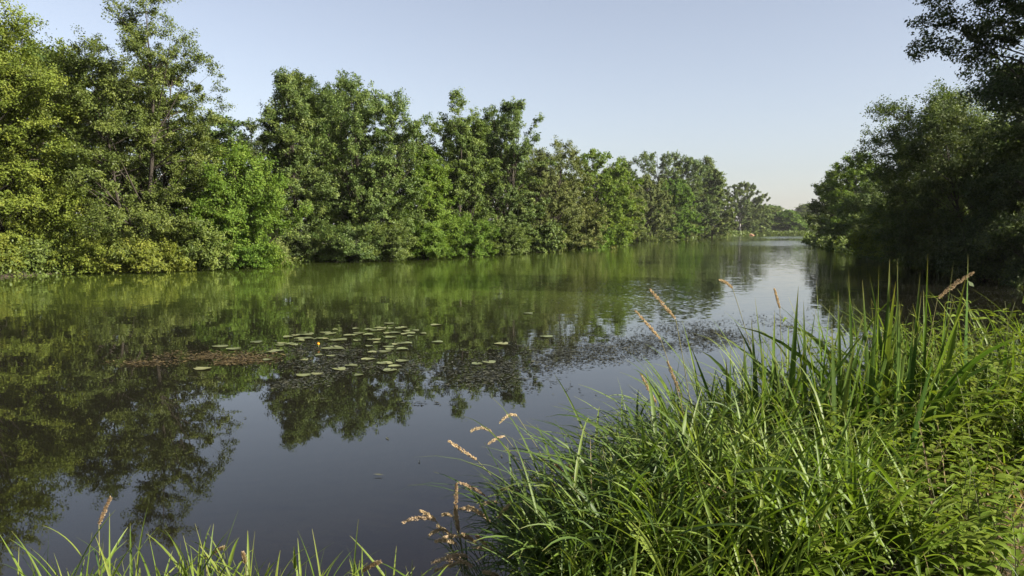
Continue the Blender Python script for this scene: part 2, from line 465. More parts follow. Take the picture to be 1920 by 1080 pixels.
    mk = N("ShaderNodeMix"); mk.data_type = 'RGBA'; mk.inputs["A"].default_value = (*MURK, 1); mk.inputs["B"].default_value = (*REFL_GREEN, 1)
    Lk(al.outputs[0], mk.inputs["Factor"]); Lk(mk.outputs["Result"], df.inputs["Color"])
    tr = N("ShaderNodeBsdfTransparent"); tr.inputs["Color"].default_value = (0.85, 0.72, 0.52, 1)
    body = N("ShaderNodeMixShader")
    dp = N("ShaderNodeAttribute"); dp.attribute_name = "depth"        # the turbid water hides the bed as it deepens
    Lk(math_('EXPONENT', math_('MULTIPLY', dp.outputs["Fac"], -2.0)), body.inputs[0])
    Lk(df.outputs[0], body.inputs[1]); Lk(tr.outputs[0], body.inputs[2])
    mix = N("ShaderNodeMixShader")
    Lk(fr.outputs[0], mix.inputs[0]); Lk(body.outputs[0], mix.inputs[1]); Lk(gl.outputs[0], mix.inputs[2])
    Lk(mix.outputs[0], out.inputs[0])
    return m

REFL_GREEN = (0.042, 0.060, 0.011)  # water green that stands in for brighter reflected foliage
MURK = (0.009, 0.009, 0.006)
CALM = 0.020
WIND_PATCHES = [(3.9, 25.5, 3.6, 9.5, -0.12, 0.16), (44, 132, 15, 50, -0.36, 0.35), (84, 250, 20, 80, -0.38, 0.5), (24, 66, 7, 22, -0.36, 0.10)]
wgp = gp[np.abs(gp[:, 0]) < 1e9]
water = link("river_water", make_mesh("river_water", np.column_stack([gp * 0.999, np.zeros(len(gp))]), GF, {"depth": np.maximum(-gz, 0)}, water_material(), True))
tag(water, "calm dark river water mirroring the trees and the sky", kind="structure")

# ------------------------------------------------------------------ trees
def profile(kind, t):
    t = np.clip(t, 0, 1)
    if kind == 'cone':       # alder: broad below, narrowing to leaders
        return (1 - t) ** 0.46 * (0.75 + 0.25 * np.minimum(1, t * 5)) * 1.02
    if kind == 'column':
        return np.sqrt(np.clip(1 - (2 * t - 1) ** 4, 0, 1)) * (1 - 0.25 * t)
    if kind == 'round':
        return np.clip(1 - np.abs((t - 0.42) / 0.58) ** 2.4, 0, 1) ** 0.5 * np.where(t < 0.42, 0.88 + 0.12 * t / 0.42, 1)
    if kind == 'dome':       # wide at the ground
        return np.clip(1 - t ** 2.3, 0, 1) ** 0.55
    if kind == 'oak':
        return np.clip(1 - np.abs((t - 0.45) / 0.55) ** 2.2, 0, 1) ** 0.5
    return 1 - t

def build_crown(seed, H, W, kind, leaves, leaf, base=0.03, nbr=120, twigs=11, leaders=1, elev=(0.1, 1.1), lump=0.2, spray=0.6, droop=0.0, trunk_r=None, fill=0.3, reach=(0.74, 1.16)):
    """returns (trunk Geo, crown Geo) of one tree standing at the origin"""
    rng = np.random.default_rng(seed)
    gt, gc = Geo(), Geo()
    spray = spray * max(1.0, H / 13)
    tr = trunk_r or 0.010 * H + 0.02
    # leaders
    lead = []
    for k in range(leaders):
        az = k * 6.283 / leaders + rng.uniform(-0.5, 0.5) + seed
        off = 0 if leaders == 1 else rng.uniform(0.32, 0.5) * W
        hz = H * (0.97 if k == 0 else rng.uniform(0.78, 0.97))
        zz = np.linspace(0, 1, 9)
        bx = off * np.cos(az) * zz ** 0.6 + 0.02 * H * np.sin(zz * 5 + az) * zz
        by = off * np.sin(az) * zz ** 0.6 + 0.02 * H * np.cos(zz * 4 + az) * zz - 0.02 * H * zz
        P = np.column_stack([bx, by, zz * hz])
        P[0, 2] = -0.5
        lead.append(P)
        rad = tr * (1 if k == 0 else 0.75) * np.clip(1 - zz, 0.06, 1) ** 0.85
        rad[0] *= 1.35
        add_tube(gt, P, rad, 8)
    ph = rng.random(8) * 6.28
    def lumpy(az, t):
        return 1 + lump * (0.55 * np.sin(2 * az + ph[0] + 4 * t) + 0.5 * np.sin(3 * az + ph[1] - 7 * t) + 0.45 * np.sin(5 * az + ph[2] + 11 * t) + 0.4 * np.sin(17 * t + ph[3] + az))
    t = base + (1 - base) * rng.random(nbr) ** 0.95
    az = np.arange(nbr) * 2.39996 + rng.normal(0, 0.35, nbr)
    tc = (t - base) / (1 - base)
    rad = W * profile(kind, tc) * lumpy(az, tc) * np.where(rng.random(nbr) < 0.75, rng.uniform(*reach, nbr), rng.uniform(0.35, 0.8, nbr))
    li = rng.integers(0, leaders, nbr)
    tops = np.array([l[-1, 2] / 0.97 for l in lead])
    tz = t * tops[li]
    cx = np.array([np.interp(tz[i], lead[li[i]][:, 2], lead[li[i]][:, 0]) for i in range(nbr)])
    cy_ = np.array([np.interp(tz[i], lead[li[i]][:, 2], lead[li[i]][:, 1]) for i in range(nbr)])
    rad = rad * (1.0 if leaders == 1 else 0.66)
    tips = np.column_stack([cx + rad * np.cos(az), cy_ + rad * np.sin(az), tz])
    TP, TD, TL = [], [], []
    for i in range(nbr):
        tip = tips[i]
        Ld = lead[li[i]]
        el = elev[0] + (elev[1] - elev[0]) * tc[i] + rng.normal(0, 0.22)
        zb = max(0.02 * H, tip[2] - max(0.3, rad[i]) * math.tan(el))
        zb = min(zb, Ld[-1, 2] * 0.96)
        b = np.array([np.interp(zb, Ld[:, 2], Ld[:, 0]), np.interp(zb, Ld[:, 2], Ld[:, 1]), zb])
        mid = 0.5 * (b + tip) + np.array([0, 0, (0.10 + droop) * np.linalg.norm(tip - b)]) + rng.normal(0, 0.11, 3) * np.linalg.norm(tip - b)
        s = np.linspace(0, 1, 6)[:, None]
        C = (1 - s) ** 2 * b + 2 * s * (1 - s) * mid + s ** 2 * tip
        ln = np.linalg.norm(tip - b)
        r0 = min(tr * 0.4, 0.007 * ln + 0.006)
        add_tube(gt, C, r0 * np.clip(1 - s[:, 0], 0.12, 1), 5)
        k = max(4, int(twigs * (0.5 + 0.5 * ln / max(W, 0.1))))
        sv = rng.uniform(fill, 1.0, k) ** 0.8
        sv[:2] = 0.97, 0.9
        sc = sv[:, None]
        pos = (1 - sc) ** 2 * b + 2 * sc * (1 - sc) * mid + sc ** 2 * tip
        tan = unit((1 - sc) * (mid - b) + sc * (tip - mid))
        d = unit(tan * rng.uniform(0.3, 1.0, (k, 1)) + rng.normal(0, 0.62, (k, 3)) + np.array([0, 0, 0.22 - droop]))
        TP.append(pos); TD.append(d)
        TL.append(spray * rng.uniform(0.6, 1.35, k) * (0.65 + 0.35 * sv) * (1.15 if tc[i] > 0.85 else 1))
    TP = np.concatenate(TP); TD = np.concatenate(TD); TL = np.concatenate(TL)
    nt_ = len(TP)
    per = max(3, int(leaves / nt_))
    ttint = np.clip(0.5 + rng.normal(0, 0.20, nt_), 0, 1)
    s = rng.random((nt_, per)) ** 0.85
    wid = (TL[:, None] * (0.24 - 0.12 * s))
    P = TP[:, None] + TD[:, None] * (TL[:, None] * s)[..., None] + rng.normal(0, 1, (nt_, per, 3)) * wid[..., None] * np.array([1, 1, 0.62])
    P[..., 2] -= droop * s ** 2 * TL[:, None]
    out = P.copy(); out[..., 2] = 0
    nr = np.array([0, 0, 0.75]) + 0.5 * unit(out) + rng.normal(0, 0.55, P.shape)
    P = P.reshape(-1, 3); nr = nr.reshape(-1, 3)
    tint = np.clip(np.repeat(ttint, per) + rng.normal(0, 0.16, len(P)), 0, 1)
    ok = P[:, 2] > 0.05
    P, nr, tint = P[ok], nr[ok], tint[ok]
    add_leaves(gc, P, nr, leaf * rng.uniform(0.65, 1.3, len(P)), tint, rng)
    return gt, gc

MESHES = {}
def tree(name, label, px, top, width, Y, mat, kind, seed, leaves=40000, leaf=0.14, cat="tree", group=None, key=None, parts=('trunk', 'crown'), bark='bark', z0=None, **kw):
    """plant a tree so that its real size and distance agree with the survey"""
    base = at(px, 433, Y)
    z = float(ground_z(base[None])[0]) if z0 is None else z0
    z = max(z, -0.3)
    H = at(px, top, Y)[2] - z
    W = (1.2 if Y < 90 and Y > 26 else 1.32) * width / FPX * Y / 2
    kw['nbr'] = int(kw.get('nbr', 120) * 1.5)
    if Y > 90: kw.setdefault('reach', (0.86, 1.03))
    kw['lump'] = kw.get('lump', 0.2) * 0.85
    leaves, leaf = (int(leaves * 3.1), leaf * 0.78) if Y < 90 else (int(leaves * 2.2), leaf * 0.95)
    o = thing(name, label, cat, (base[0], Y, z), 0.0, group)
    if key is None:
        gt, gc = build_crown(seed, H, W, kind, leaves, leaf, **kw)
        tm, cm = gt.mesh(name + "_" + parts[0], M[bark], True), gc.mesh(name + "_" + parts[1], M[mat])
    else:                                   # a shared growth form, set to this tree's height and spread
        if key not in MESHES:
            gt, gc = build_crown(seed, 12.0, 4.0, kind, leaves, leaf, **kw)
            MESHES[key] = (gt.mesh(key + "_" + parts[0], M[bark], True), gc.mesh(key + "_" + parts[1], M[mat]))
        tm, cm = MESHES[key]
        o.scale = (W / 4.0, W / 4.0, H / 12.0)
        o.rotation_euler[2] = (seed * 1.37) % 6.28
    link(parts[0], tm, o)
    link(parts[1], cm, o)
    return o

LB = "trees along the far bank"
# front row on the far bank, from the near end on
tree("ash_tree", "tall yellow green ash at the left edge, its top out of the frame", 25, -60, 330, 37, 'ash', 'column', 11, 52000, 0.14, group=LB, lump=0.22, nbr=130, spray=0.8, droop=0.08, leaders=2, fill=0.25)
tree("alder_tree", "tallest open alder with several spiky leaders and sky showing through", 262, 22, 400, 41, 'alder', 'cone', 12, 70000, 0.13, group=LB, leaders=4, nbr=170, twigs=9, lump=0.3, spray=0.75, elev=(0.05, 0.9), fill=0.2)
tree("leafy_tree", "bright green low rounded tree leaning out at the end of the first clump", 448, 285, 150, 42, 'bright', 'round', 13, 22000, 0.14, group=LB, nbr=80, lump=0.2)
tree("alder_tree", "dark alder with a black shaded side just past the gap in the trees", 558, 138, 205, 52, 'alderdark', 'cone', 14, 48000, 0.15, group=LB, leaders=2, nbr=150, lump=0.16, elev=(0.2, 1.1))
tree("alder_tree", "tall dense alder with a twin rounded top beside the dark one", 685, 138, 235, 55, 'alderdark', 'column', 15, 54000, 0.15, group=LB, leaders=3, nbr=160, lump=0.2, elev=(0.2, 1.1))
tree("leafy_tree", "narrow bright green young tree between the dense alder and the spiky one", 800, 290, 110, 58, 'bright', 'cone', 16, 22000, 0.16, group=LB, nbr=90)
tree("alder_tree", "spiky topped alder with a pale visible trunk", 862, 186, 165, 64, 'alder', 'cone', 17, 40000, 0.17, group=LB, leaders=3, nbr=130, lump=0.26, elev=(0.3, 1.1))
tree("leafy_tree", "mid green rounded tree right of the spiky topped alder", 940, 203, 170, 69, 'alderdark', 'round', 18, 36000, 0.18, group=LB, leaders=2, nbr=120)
tree("willow_tree", "olive brown bushy willow with bare twigs showing inside", 1015, 268, 150, 76, 'willow', 'round', 19, 30000, 0.18, group=LB, leaders=3, nbr=150, twigs=7, elev=(0.6, 1.2), fill=0.55)
tree("willow_tree", "lower olive willow leaning over the water past the brown one", 1068, 340, 110, 84, 'willow', 'dome', 20, 20000, 0.20, group=LB, nbr=90)
tree("leafy_tree", "broad rounded green tree in the middle of the far bank", 1108, 287, 160, 100, 'bright', 'round', 21, 36000, 0.22, group=LB, nbr=120)
tree("willow_tree", "grey green tree at the right end of the broad rounded one", 1145, 318, 90, 112, 'willow', 'round', 22, 24000, 0.22, group=LB, nbr=90)
tree("round_tree", "pale olive round topped tree before the taller dark wood", 1212, 332, 95, 165, 'willow', 'dome', 23, 26000, 0.28, group=LB, nbr=100)
tree("round_tree", "second round topped tree with a sunny green right side", 1262, 335, 80, 178, 'bright', 'dome', 24, 26000, 0.30, group=LB, nbr=100)
tree("oak_tree", "great dark tree with a bright top rising behind the round ones", 1232, 284, 125, 230, 'alderdark', 'round', 25, 30000, 0.42, group=LB, nbr=110)
tree("leafy_tree", "large mid green tree right of the great dark one", 1290, 300, 90, 235, 'alderdark', 'round', 26, 24000, 0.42, group=LB, nbr=90)
tree("poplar_tree", "slim pointed poplar top standing above the far trees", 1322, 298, 34, 262, 'alder', 'column', 27, 14000, 0.42, group=LB, nbr=90, elev=(0.9, 1.3))
tree("leafy_tree", "green tree below the poplar with a pale lower part", 1335, 322, 70, 245, 'alder', 'cone', 28, 22000, 0.42, group=LB, nbr=90)
tree("leafy_tree", "blue green round tree just behind the bare pale trunk", 1388, 345, 85, 350, 'alderdark', 'round', 29, 40000, 0.5, group=LB, nbr=90)
FAR = [("low tree just right of the bare pale trunk", 1422, 388, 48, 385, 'alderdark'),
       ("far hazy tree with a flat top before the bend", 1448, 392, 44, 392, 'alder'),
       ("far rounded green bush tree with a sloping right side", 1474, 397, 46, 385, 'bright'),
       ("last pale green tree where the river bends", 1508, 402, 36, 395, 'alder'),
       ("distant dark blue green tree rising above the bend", 1515, 386, 46, 480, 'alderdark'),
       ("distant dark tree half hidden by the right bank", 1545, 392, 60, 470, 'alderdark'),
       ("dim distant tree in the dip of the far skyline", 1485, 400, 50, 480, 'alderdark'),
       ("dim distant tree above the flat topped one", 1438, 388, 60, 470, 'alderdark')]
for i, (lb, px, top, wd, Y, mt) in enumerate(FAR):
    tree("distant_tree", lb, px, top, wd, Y, mt, 'dome', 31 + i, 9000, 0.75, group="distant trees at the bend", key="distant_" + mt, nbr=110, spray=1.1, lump=0.12)

# second row, seen through the gaps
BK = "trees in the second row on the far bank"
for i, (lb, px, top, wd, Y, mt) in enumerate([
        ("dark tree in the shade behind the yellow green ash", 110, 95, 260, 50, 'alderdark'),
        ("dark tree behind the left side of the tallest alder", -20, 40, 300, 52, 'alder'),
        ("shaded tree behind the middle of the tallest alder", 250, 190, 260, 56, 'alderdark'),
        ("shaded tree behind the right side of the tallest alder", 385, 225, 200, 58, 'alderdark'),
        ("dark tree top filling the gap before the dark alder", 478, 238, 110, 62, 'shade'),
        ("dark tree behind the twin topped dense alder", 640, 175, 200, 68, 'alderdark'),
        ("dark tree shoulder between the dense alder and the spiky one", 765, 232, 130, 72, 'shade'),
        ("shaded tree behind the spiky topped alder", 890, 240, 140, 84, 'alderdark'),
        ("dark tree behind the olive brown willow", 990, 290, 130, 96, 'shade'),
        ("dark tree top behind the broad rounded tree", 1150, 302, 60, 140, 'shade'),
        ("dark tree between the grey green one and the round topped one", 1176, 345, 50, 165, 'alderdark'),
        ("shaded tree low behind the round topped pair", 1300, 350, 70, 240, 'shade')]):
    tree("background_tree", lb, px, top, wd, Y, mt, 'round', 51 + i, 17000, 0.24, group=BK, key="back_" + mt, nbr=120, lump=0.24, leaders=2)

# bushes hanging over the far waterline
SH = "bushes along the far waterline"
SHR = [("pale green bush hanging over the water at the left edge", -5, 455, 90, 35, 'ash'), ("low dark green bush under the ash", 70, 462, 110, 36.5, 'alder'),
       ("bright bush over the water under the tallest alder", 165, 452, 130, 37.5, 'ash'), ("yellowish broad bush dipping into the water", 265, 458, 150, 38, 'ash'),
       ("mid green bush beneath the bright low tree", 370, 430, 130, 40, 'alder'), ("tall bush below the bright low tree", 440, 420, 100, 41.5, 'bright'),
       ("straggly bush at the end of the first clump", 497, 455, 70, 44, 'willow'), ("bush in deep shade at the gap", 545, 440, 100, 51, 'shade'),
       ("leafy bush at the foot of the dense alder", 650, 420, 130, 50.5, 'alderdark'), ("bright bush at the water under the dense alder", 725, 425, 110, 52, 'alder'),
       ("green bush under the narrow bright tree", 800, 425, 90, 54.5, 'bright'), ("low sunlit bush before the spiky alder", 880, 410, 110, 60, 'bright'),
       ("low bush past the spiky alder", 945, 418, 90, 66, 'alder'), ("dark green bush under the brown willow", 1010, 425, 90, 73, 'alderdark'),
       ("small bush under the leaning olive willow", 1070, 425, 80, 84, 'alder'), ("low bush under the broad rounded tree", 1115, 420, 70, 95, 'bright'),
       ("bright bush at the end of the broad rounded tree", 1155, 405, 60, 110, 'bright'), ("far low bush before the round topped trees", 1195, 415, 60, 155, 'alder'),
       ("far low bush under the second round tree", 1285, 415, 50, 190, 'willow'), ("far bush beside the grassy spit", 1345, 400, 60, 245, 'willow')]
for i, (lb, px, top, wd, Y, mt) in enumerate(SHR):
    far = Y > 70
    tree("waterside_bush", lb, px, top, wd, Y, mt, 'dome', 81 + i, 6500 if far else 11000, 0.22 if far else 0.13, cat="bush", group=SH,
         parts=('stems', 'foliage'), nbr=60, twigs=9, base=0.02, spray=0.5, trunk_r=0.05, leaders=3, lump=0.25, elev=(-0.1, 1.0), z0=0.0)

# right bank, seen from its shaded side
RB = "trees along the right bank"
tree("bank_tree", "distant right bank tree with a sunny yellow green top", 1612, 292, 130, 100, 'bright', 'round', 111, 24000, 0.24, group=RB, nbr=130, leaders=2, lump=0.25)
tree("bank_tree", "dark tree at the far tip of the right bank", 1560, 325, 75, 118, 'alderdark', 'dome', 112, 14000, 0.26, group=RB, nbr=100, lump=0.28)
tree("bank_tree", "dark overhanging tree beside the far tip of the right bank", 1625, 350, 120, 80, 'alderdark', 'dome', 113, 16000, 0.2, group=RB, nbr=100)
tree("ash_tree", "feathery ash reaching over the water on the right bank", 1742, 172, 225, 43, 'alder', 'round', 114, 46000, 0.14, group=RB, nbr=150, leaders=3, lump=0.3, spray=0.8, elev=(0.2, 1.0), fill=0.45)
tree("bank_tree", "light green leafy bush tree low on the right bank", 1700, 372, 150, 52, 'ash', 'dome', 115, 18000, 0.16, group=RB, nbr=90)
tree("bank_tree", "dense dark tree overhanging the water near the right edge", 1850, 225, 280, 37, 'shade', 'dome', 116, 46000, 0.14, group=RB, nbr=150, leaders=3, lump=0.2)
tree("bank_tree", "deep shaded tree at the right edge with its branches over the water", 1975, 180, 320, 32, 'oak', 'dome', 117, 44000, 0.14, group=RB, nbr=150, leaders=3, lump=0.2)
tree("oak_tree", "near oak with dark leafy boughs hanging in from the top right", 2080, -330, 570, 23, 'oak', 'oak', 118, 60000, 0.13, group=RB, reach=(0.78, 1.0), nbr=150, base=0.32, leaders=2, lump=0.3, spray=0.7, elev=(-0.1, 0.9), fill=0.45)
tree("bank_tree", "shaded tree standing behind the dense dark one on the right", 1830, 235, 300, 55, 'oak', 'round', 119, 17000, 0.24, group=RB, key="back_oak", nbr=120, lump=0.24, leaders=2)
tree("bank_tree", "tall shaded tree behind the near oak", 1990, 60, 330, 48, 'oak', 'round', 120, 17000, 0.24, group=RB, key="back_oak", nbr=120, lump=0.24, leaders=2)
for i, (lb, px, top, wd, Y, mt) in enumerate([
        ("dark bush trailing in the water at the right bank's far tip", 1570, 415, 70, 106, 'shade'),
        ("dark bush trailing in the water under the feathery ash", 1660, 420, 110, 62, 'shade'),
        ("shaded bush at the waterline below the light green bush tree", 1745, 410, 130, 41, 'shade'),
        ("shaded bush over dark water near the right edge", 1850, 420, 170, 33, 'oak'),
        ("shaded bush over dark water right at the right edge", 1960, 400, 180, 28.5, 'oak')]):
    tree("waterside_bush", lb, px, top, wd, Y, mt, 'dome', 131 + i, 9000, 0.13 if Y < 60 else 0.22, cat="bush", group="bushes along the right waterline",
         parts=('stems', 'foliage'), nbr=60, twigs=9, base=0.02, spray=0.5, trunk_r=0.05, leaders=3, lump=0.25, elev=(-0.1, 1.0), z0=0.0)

# rank growth on the far banks, down to the water
def bank_cover():
    rng = np.random.default_rng(91)
    g = Geo()
    pts = []
    for a, b in zip(RIVER[:-1], RIVER[1:]):
        L = np.linalg.norm(b - a)
        n = np.array([-(b - a)[1], (b - a)[0]]) / L
        mid = (a + b) / 2
        if np.linalg.norm(mid) < 17 or mid[1] < 5: continue
        k = int(L * 42)
        t = rng.random(k)[:, None]; off = np.where(rng.random(k) < 0.45, rng.uniform(-0.8, 0.6, k), rng.uniform(-0.5, 7.0, k))[:, None]
        p = a + t * (b - a)
        sgn = -1 if river_sd((mid + n)[None])[0] < 0 else 1
        pts.append(p + sgn * n * off)
    P = np.concatenate(pts)
    P = np.column_stack([P, np.maximum(ground_z(P), 0)])
    d = np.linalg.norm(P[:, :2], axis=1)
    m = 9
    Q = np.repeat(P, m, 0); dd = np.repeat(d, m)
    Q[:, :2] += rng.normal(0, 0.35, (len(Q), 2))
    Q[:, 2] += rng.random(len(Q)) ** 2.0 * np.repeat(rng.uniform(0.5, 1.5, len(P)), m)
    nr = np.array([0, -0.2, 0.6]) + rng.normal(0, 0.6, Q.shape)
    add_leaves(g, Q, nr, np.clip(dd * 0.0034, 0.12, 0.9) * rng.uniform(0.7, 1.4, len(Q)), np.clip(rng.normal(0.5, 0.2, len(Q)), 0, 1), rng)
    tag(link("bank_growth", g.mesh("bank_growth", M['alder'])), "rank green growth along the foot of the trees on the far banks", kind="stuff")
bank_cover()

# bare pale trunk on a little spit
def dead_trunk():
    Y = 345
    b = at(1387, 436, Y)
    o = thing("dead_trunk", "bare pale grey trunk with two stub branches on the spit", "dead tree", (b[0], Y, 0.3))
    g = Geo()
    h = 9.5
    add_tube(g, [(0, 0, -0.5), (0.1, 0, 3), (0, 0, 6), (0.15, 0, h)], [0.42, 0.34, 0.28, 0.12], 8)
    link("trunk", g.mesh("dead_trunk", M['deadbark'], True), o)
    g = Geo()
    add_tube(g, [(0, 0, 6), (-0.9, 0, 7.2), (-1.3, 0, 8.6)], [0.16, 0.1, 0.05], 6)
    link("branch", g.mesh("dead_branch", M['deadbark'], True), o)
    g = Geo()
    add_tube(g, [(0, 0, 4.6), (-1.2, 0, 5.0), (-2.2, 0, 5.0)], [0.14, 0.09, 0.04], 6)
    link("branch", g.mesh("dead_branch", M['deadbark'], True), o)
dead_trunk()

def spit(name, px, wid, Y, mat, h, label, dep=14):
    b = at(px, 436, Y)
    u = np.linspace(0, 1, 9)[:, None]; a = np.linspace(0, 2 * math.pi, 40, endpoint=False)[None]
    rx = wid / FPX * Y / 2
    w = 1 + 0.15 * np.sin(3 * a + 1) + 0.1 * np.sin(7 * a)
    V = np.stack([b[0] + u * rx * w * np.cos(a), Y + u * dep * w * np.sin(a), -0.3 + (h + 0.3) * (1 - u ** 4) * np.ones_like(a) + 0.05 * np.sin(9 * a + 20 * u)], -1)
    i = np.arange(8)[:, None] * 40; j = np.arange(40)[None]; k = (j + 1) % 40
    F = np.stack([i + j, i + 40 + j, i + 40 + k, i + k], -1).reshape(-1, 4)
    tag(link(name, make_mesh(name, V, F, None, mat, True)), label, kind="structure")
M['sward'] = noise_mat('sward', [(0.3, (0.06, 0.085, 0.02)), (0.7, (0.16, 0.18, 0.05))], 1.2)
M['sand'] = noise_mat('sand', [(0.3, (0.20, 0.11, 0.065)), (0.7, (0.34, 0.20, 0.12))], 1.2)
spit("grass_spit", 1376, 36, 348, M['sward'], 1.1, "low grassy spit reaching into the far water")
spit("earth_spit", 1400, 22, 346, M['sand'], 0.9, "reddish bare earth at the end of the spit", 10)

# ------------------------------------------------------------------ floating plants
def pad_mesh(seed):
    rng = np.random.default_rng(seed)
    g = Geo()
    n = 28
    a = np.linspace(0.22, 2 * math.pi - 0.22, n)
    rim = 1 + 0.05 * np.sin(3 * a + rng.random() * 6) + 0.03 * np.sin(7 * a)
    rings = [0.03, 0.35, 0.7, 0.93, 1.0]
    zz = [0, 0.002, 0.003, 0.004, 0.003 + 0.004 * rng.random()]
    V = np.stack([np.stack([r * rim * np.cos(a) * 1.12, r * rim * np.sin(a) * 0.95, np.full(n, z) + (0.005 * r ** 3 * np.sin(2 * a + seed))], -1) for r, z in zip(rings, zz)])
    i = np.arange(len(rings) - 1)[:, None] * n; j = np.arange(n - 1)[None]
    F = np.stack([i + j, i + n + j, i + n + j + 1, i + j + 1], -1).reshape(-1, 4)
    g.add(V, F, (0.35, 0.5, 0.75, 0.15, 0.6)[seed] + 0.35 * np.sin(a * 11)[None, :] * np.array(rings)[:, None] * 0.4)
    # underside, so that the leaf has a thickness
    V2 = V.copy(); V2[..., 2] -= 0.006
    g.add(V2, F[:, ::-1], 0.2)
    return g.mesh("lily_pad", M['pad'], True)
PADM = [pad_mesh(s) for s in range(5)]
pads = [(535, 150), (320, 228), (400, 212), (450, 205), (545, 195), (500, 205), (420, 243), (480, 245), (520, 243), (440, 262), (610, 248), (640, 243), (700, 245),
        (690, 182), (750, 192), (720, 200), (790, 155), (260, 292), (240, 308), (380, 308), (340, 300), (210, 365), (150, 378), (760, 262), (820, 262), (850, 252),
        (710, 345), (800, 330), (820, 345), (1000, 145), (1130, 150), (1220, 137), (1260, 140), (1190, 158), (1250, 157), (1350, 140), (1440, 138), (1470, 132),
        (1030, 190), (930, 210), (990, 208), (1120, 204), (1320, 188), (1390, 185), (1500, 170), (1590, 160), (1540, 190), (1490, 200), (1550, 217), (1670, 192),
        (1310, 232), (1350, 230), (1200, 252), (1150, 255), (1210, 284), (1010, 262), (1130, 320), (1400, 300), (1460, 293), (1510, 290), (1320, 325), (1340, 354),
        (1160, 382), (1290, 372), (1460, 348), (630, 412), (750, 418), (480, 458), (120, 458), (1120, 452), (1260, 490), (1460, 470), (1300, 492), (950, 515), (830, 553),
        (1340, 560), (470, 614), (610, 600), (1030, 610), (1390, 522)]
rng = np.random.default_rng(5)
SPECIAL = {(120, 458): "single curled lily pad at the edge of the dark weed patch", (830, 553): "pale lily pad alone on black water below the cluster",
           (950, 515): "narrow pale lily pad above the lone pale one", (470, 614): "lily pad at the lower left of the weed patch",
           (610, 600): "lily pad right beside the one at the lower left of the weed", (1030, 610): "lily pad lying lowest in the weed below the cluster",
           (535, 150): None}
for k, (x, y) in enumerate(pads):
    if (x, y) == (535, 150):
        continue
    p = on_water(480 + x / 5.333, 590 + y / 5.333)
    lb = SPECIAL.get((x, y))
    if lb is None:
        lb = ("sunlit pale green lily pad in the left half of the crowded cluster" if x < 900 and y < 400 else
              "green lily pad in the right half of the crowded cluster" if y < 400 else "lily pad among dark weed just below the crowded cluster")
    o = link("lily_pad", PADM[k % 5], None, (p[0], p[1], 0.012 + 0.002 * (k % 3)), rng.random() * 6.28)
    s = rng.uniform(0.060, 0.108)
    o.scale = (s, s, 1)
    tag(o, lb, "lily pad", "lily pads floating on the river")
for k, (x, y, lb) in enumerate([(412, 650, "pale lily pad upper left of the brown floating weed"), (438, 655, "pale lily pad right of the upper left one by the brown weed"),
                                (380, 692, "lily pad at the lower edge of the brown floating weed"), (480, 642, "thin lily pad on green water left of the crowded cluster"),
                                (817, 610, "small lily pad on open water right of the cluster"), (820, 642, "small lily pad below the one on open water right of the cluster"),
                                (1025, 632, "flat lily pad at the top edge of the long weed bed"), (940, 645, "narrow lily pad at the left tip of the long weed bed"),
                                (990, 588, "lily pad on open water above the long weed bed"), (917, 680, "lily pad deep in the long weed bed"),
                                (895, 683, "lily pad left of the deep one in the long weed bed"), (730, 607, "small lily pad above the crowded cluster")]):
    p = on_water(x, y)
    o = link("lily_pad", PADM[k % 5], None, (p[0], p[1], 0.012), rng.random() * 6.28)
    s = rng.uniform(0.085, 0.13)
    o.scale = (s, s, 1)
    tag(o, lb, "lily pad", "lily pads floating on the river")

def water_flower():
    p = on_water(597, 652)
    o = thing("water_lily_flower", "small round orange yellow flower standing among the lily pads", "flower", (p[0], p[1], 0))
    rng = np.random.default_rng(3)
    g = Geo()
    az = np.arange(7) / 7 * 6.28
    add_blades(g, np.tile([0, 0, 0.05], (7, 1)), az, 0.5, -1.9, 0.05, 0.036, rng, prof='leaf', segs=6, twist=np.zeros(7))
    link("petals", g.mesh("flower_petals", M['petal'], True), o)
    g = Geo(); add_tube(g, [(0.02, 0, -0.1), (0, 0, 0.05)], [0.008, 0.008], 6)
    link("stalk", g.mesh("flower_stalk", M['stem'], True), o)
    g = Geo(); add_tube(g, [(0, 0, 0.048), (0, 0, 0.075), (0, 0, 0.08)], [0.014, 0.016, 0.003], 8)
    link("pistil", g.mesh("flower_pistil", M['pad'], True), o)
water_flower()

def weed(name, zones, n, seed, label, mat, size=(0.025, 0.085)):
    """loose scraps of pondweed lying on the surface, thick in patches"""
    rng = np.random.default_rng(seed)
    pts, tn = [], []
    tot = sum(z[4] for z in zones)
    for (cx, cy, rx, ry, wgt, *skew) in zones:
        k = int(n * wgt / tot * 2.2)
        u = rng.normal(0, 0.5, (k, 2))
        for a, b in u:
            if abs(b) > 1.0: continue
            p = on_water(cx + a * rx, cy + b * ry + (skew[0] * a * rx if skew else 0))
            c = mnoise.noise(Vector((p[0] * 0.9, p[1] * 0.35, seed))) + 0.6 * mnoise.noise(Vector((p[0] * 2.5, p[1] * 1.1, seed + 9)))
            if c > rng.uniform(-0.55, 0.35):
                pts.append(p)
    P = np.array(pts)
    rng.shuffle(P)
    P = P[:n]
    P[:, 2] = 0.004 + rng.random(len(P)) * 0.012
    g = Geo()
    add_blades(g, P, rng.random(len(P)) * 6.28, rng.uniform(-0.02, 0.15, len(P)), rng.uniform(0.0, 0.25, len(P)), rng.uniform(*size, len(P)),
               rng.uniform(0.010, 0.032, len(P)), rng, segs=2, prof='leaf', twist=rng.normal(0, 0.25, len(P)))
    o = link(name, g.mesh(name, mat))
    tag(o, label, kind="stuff")
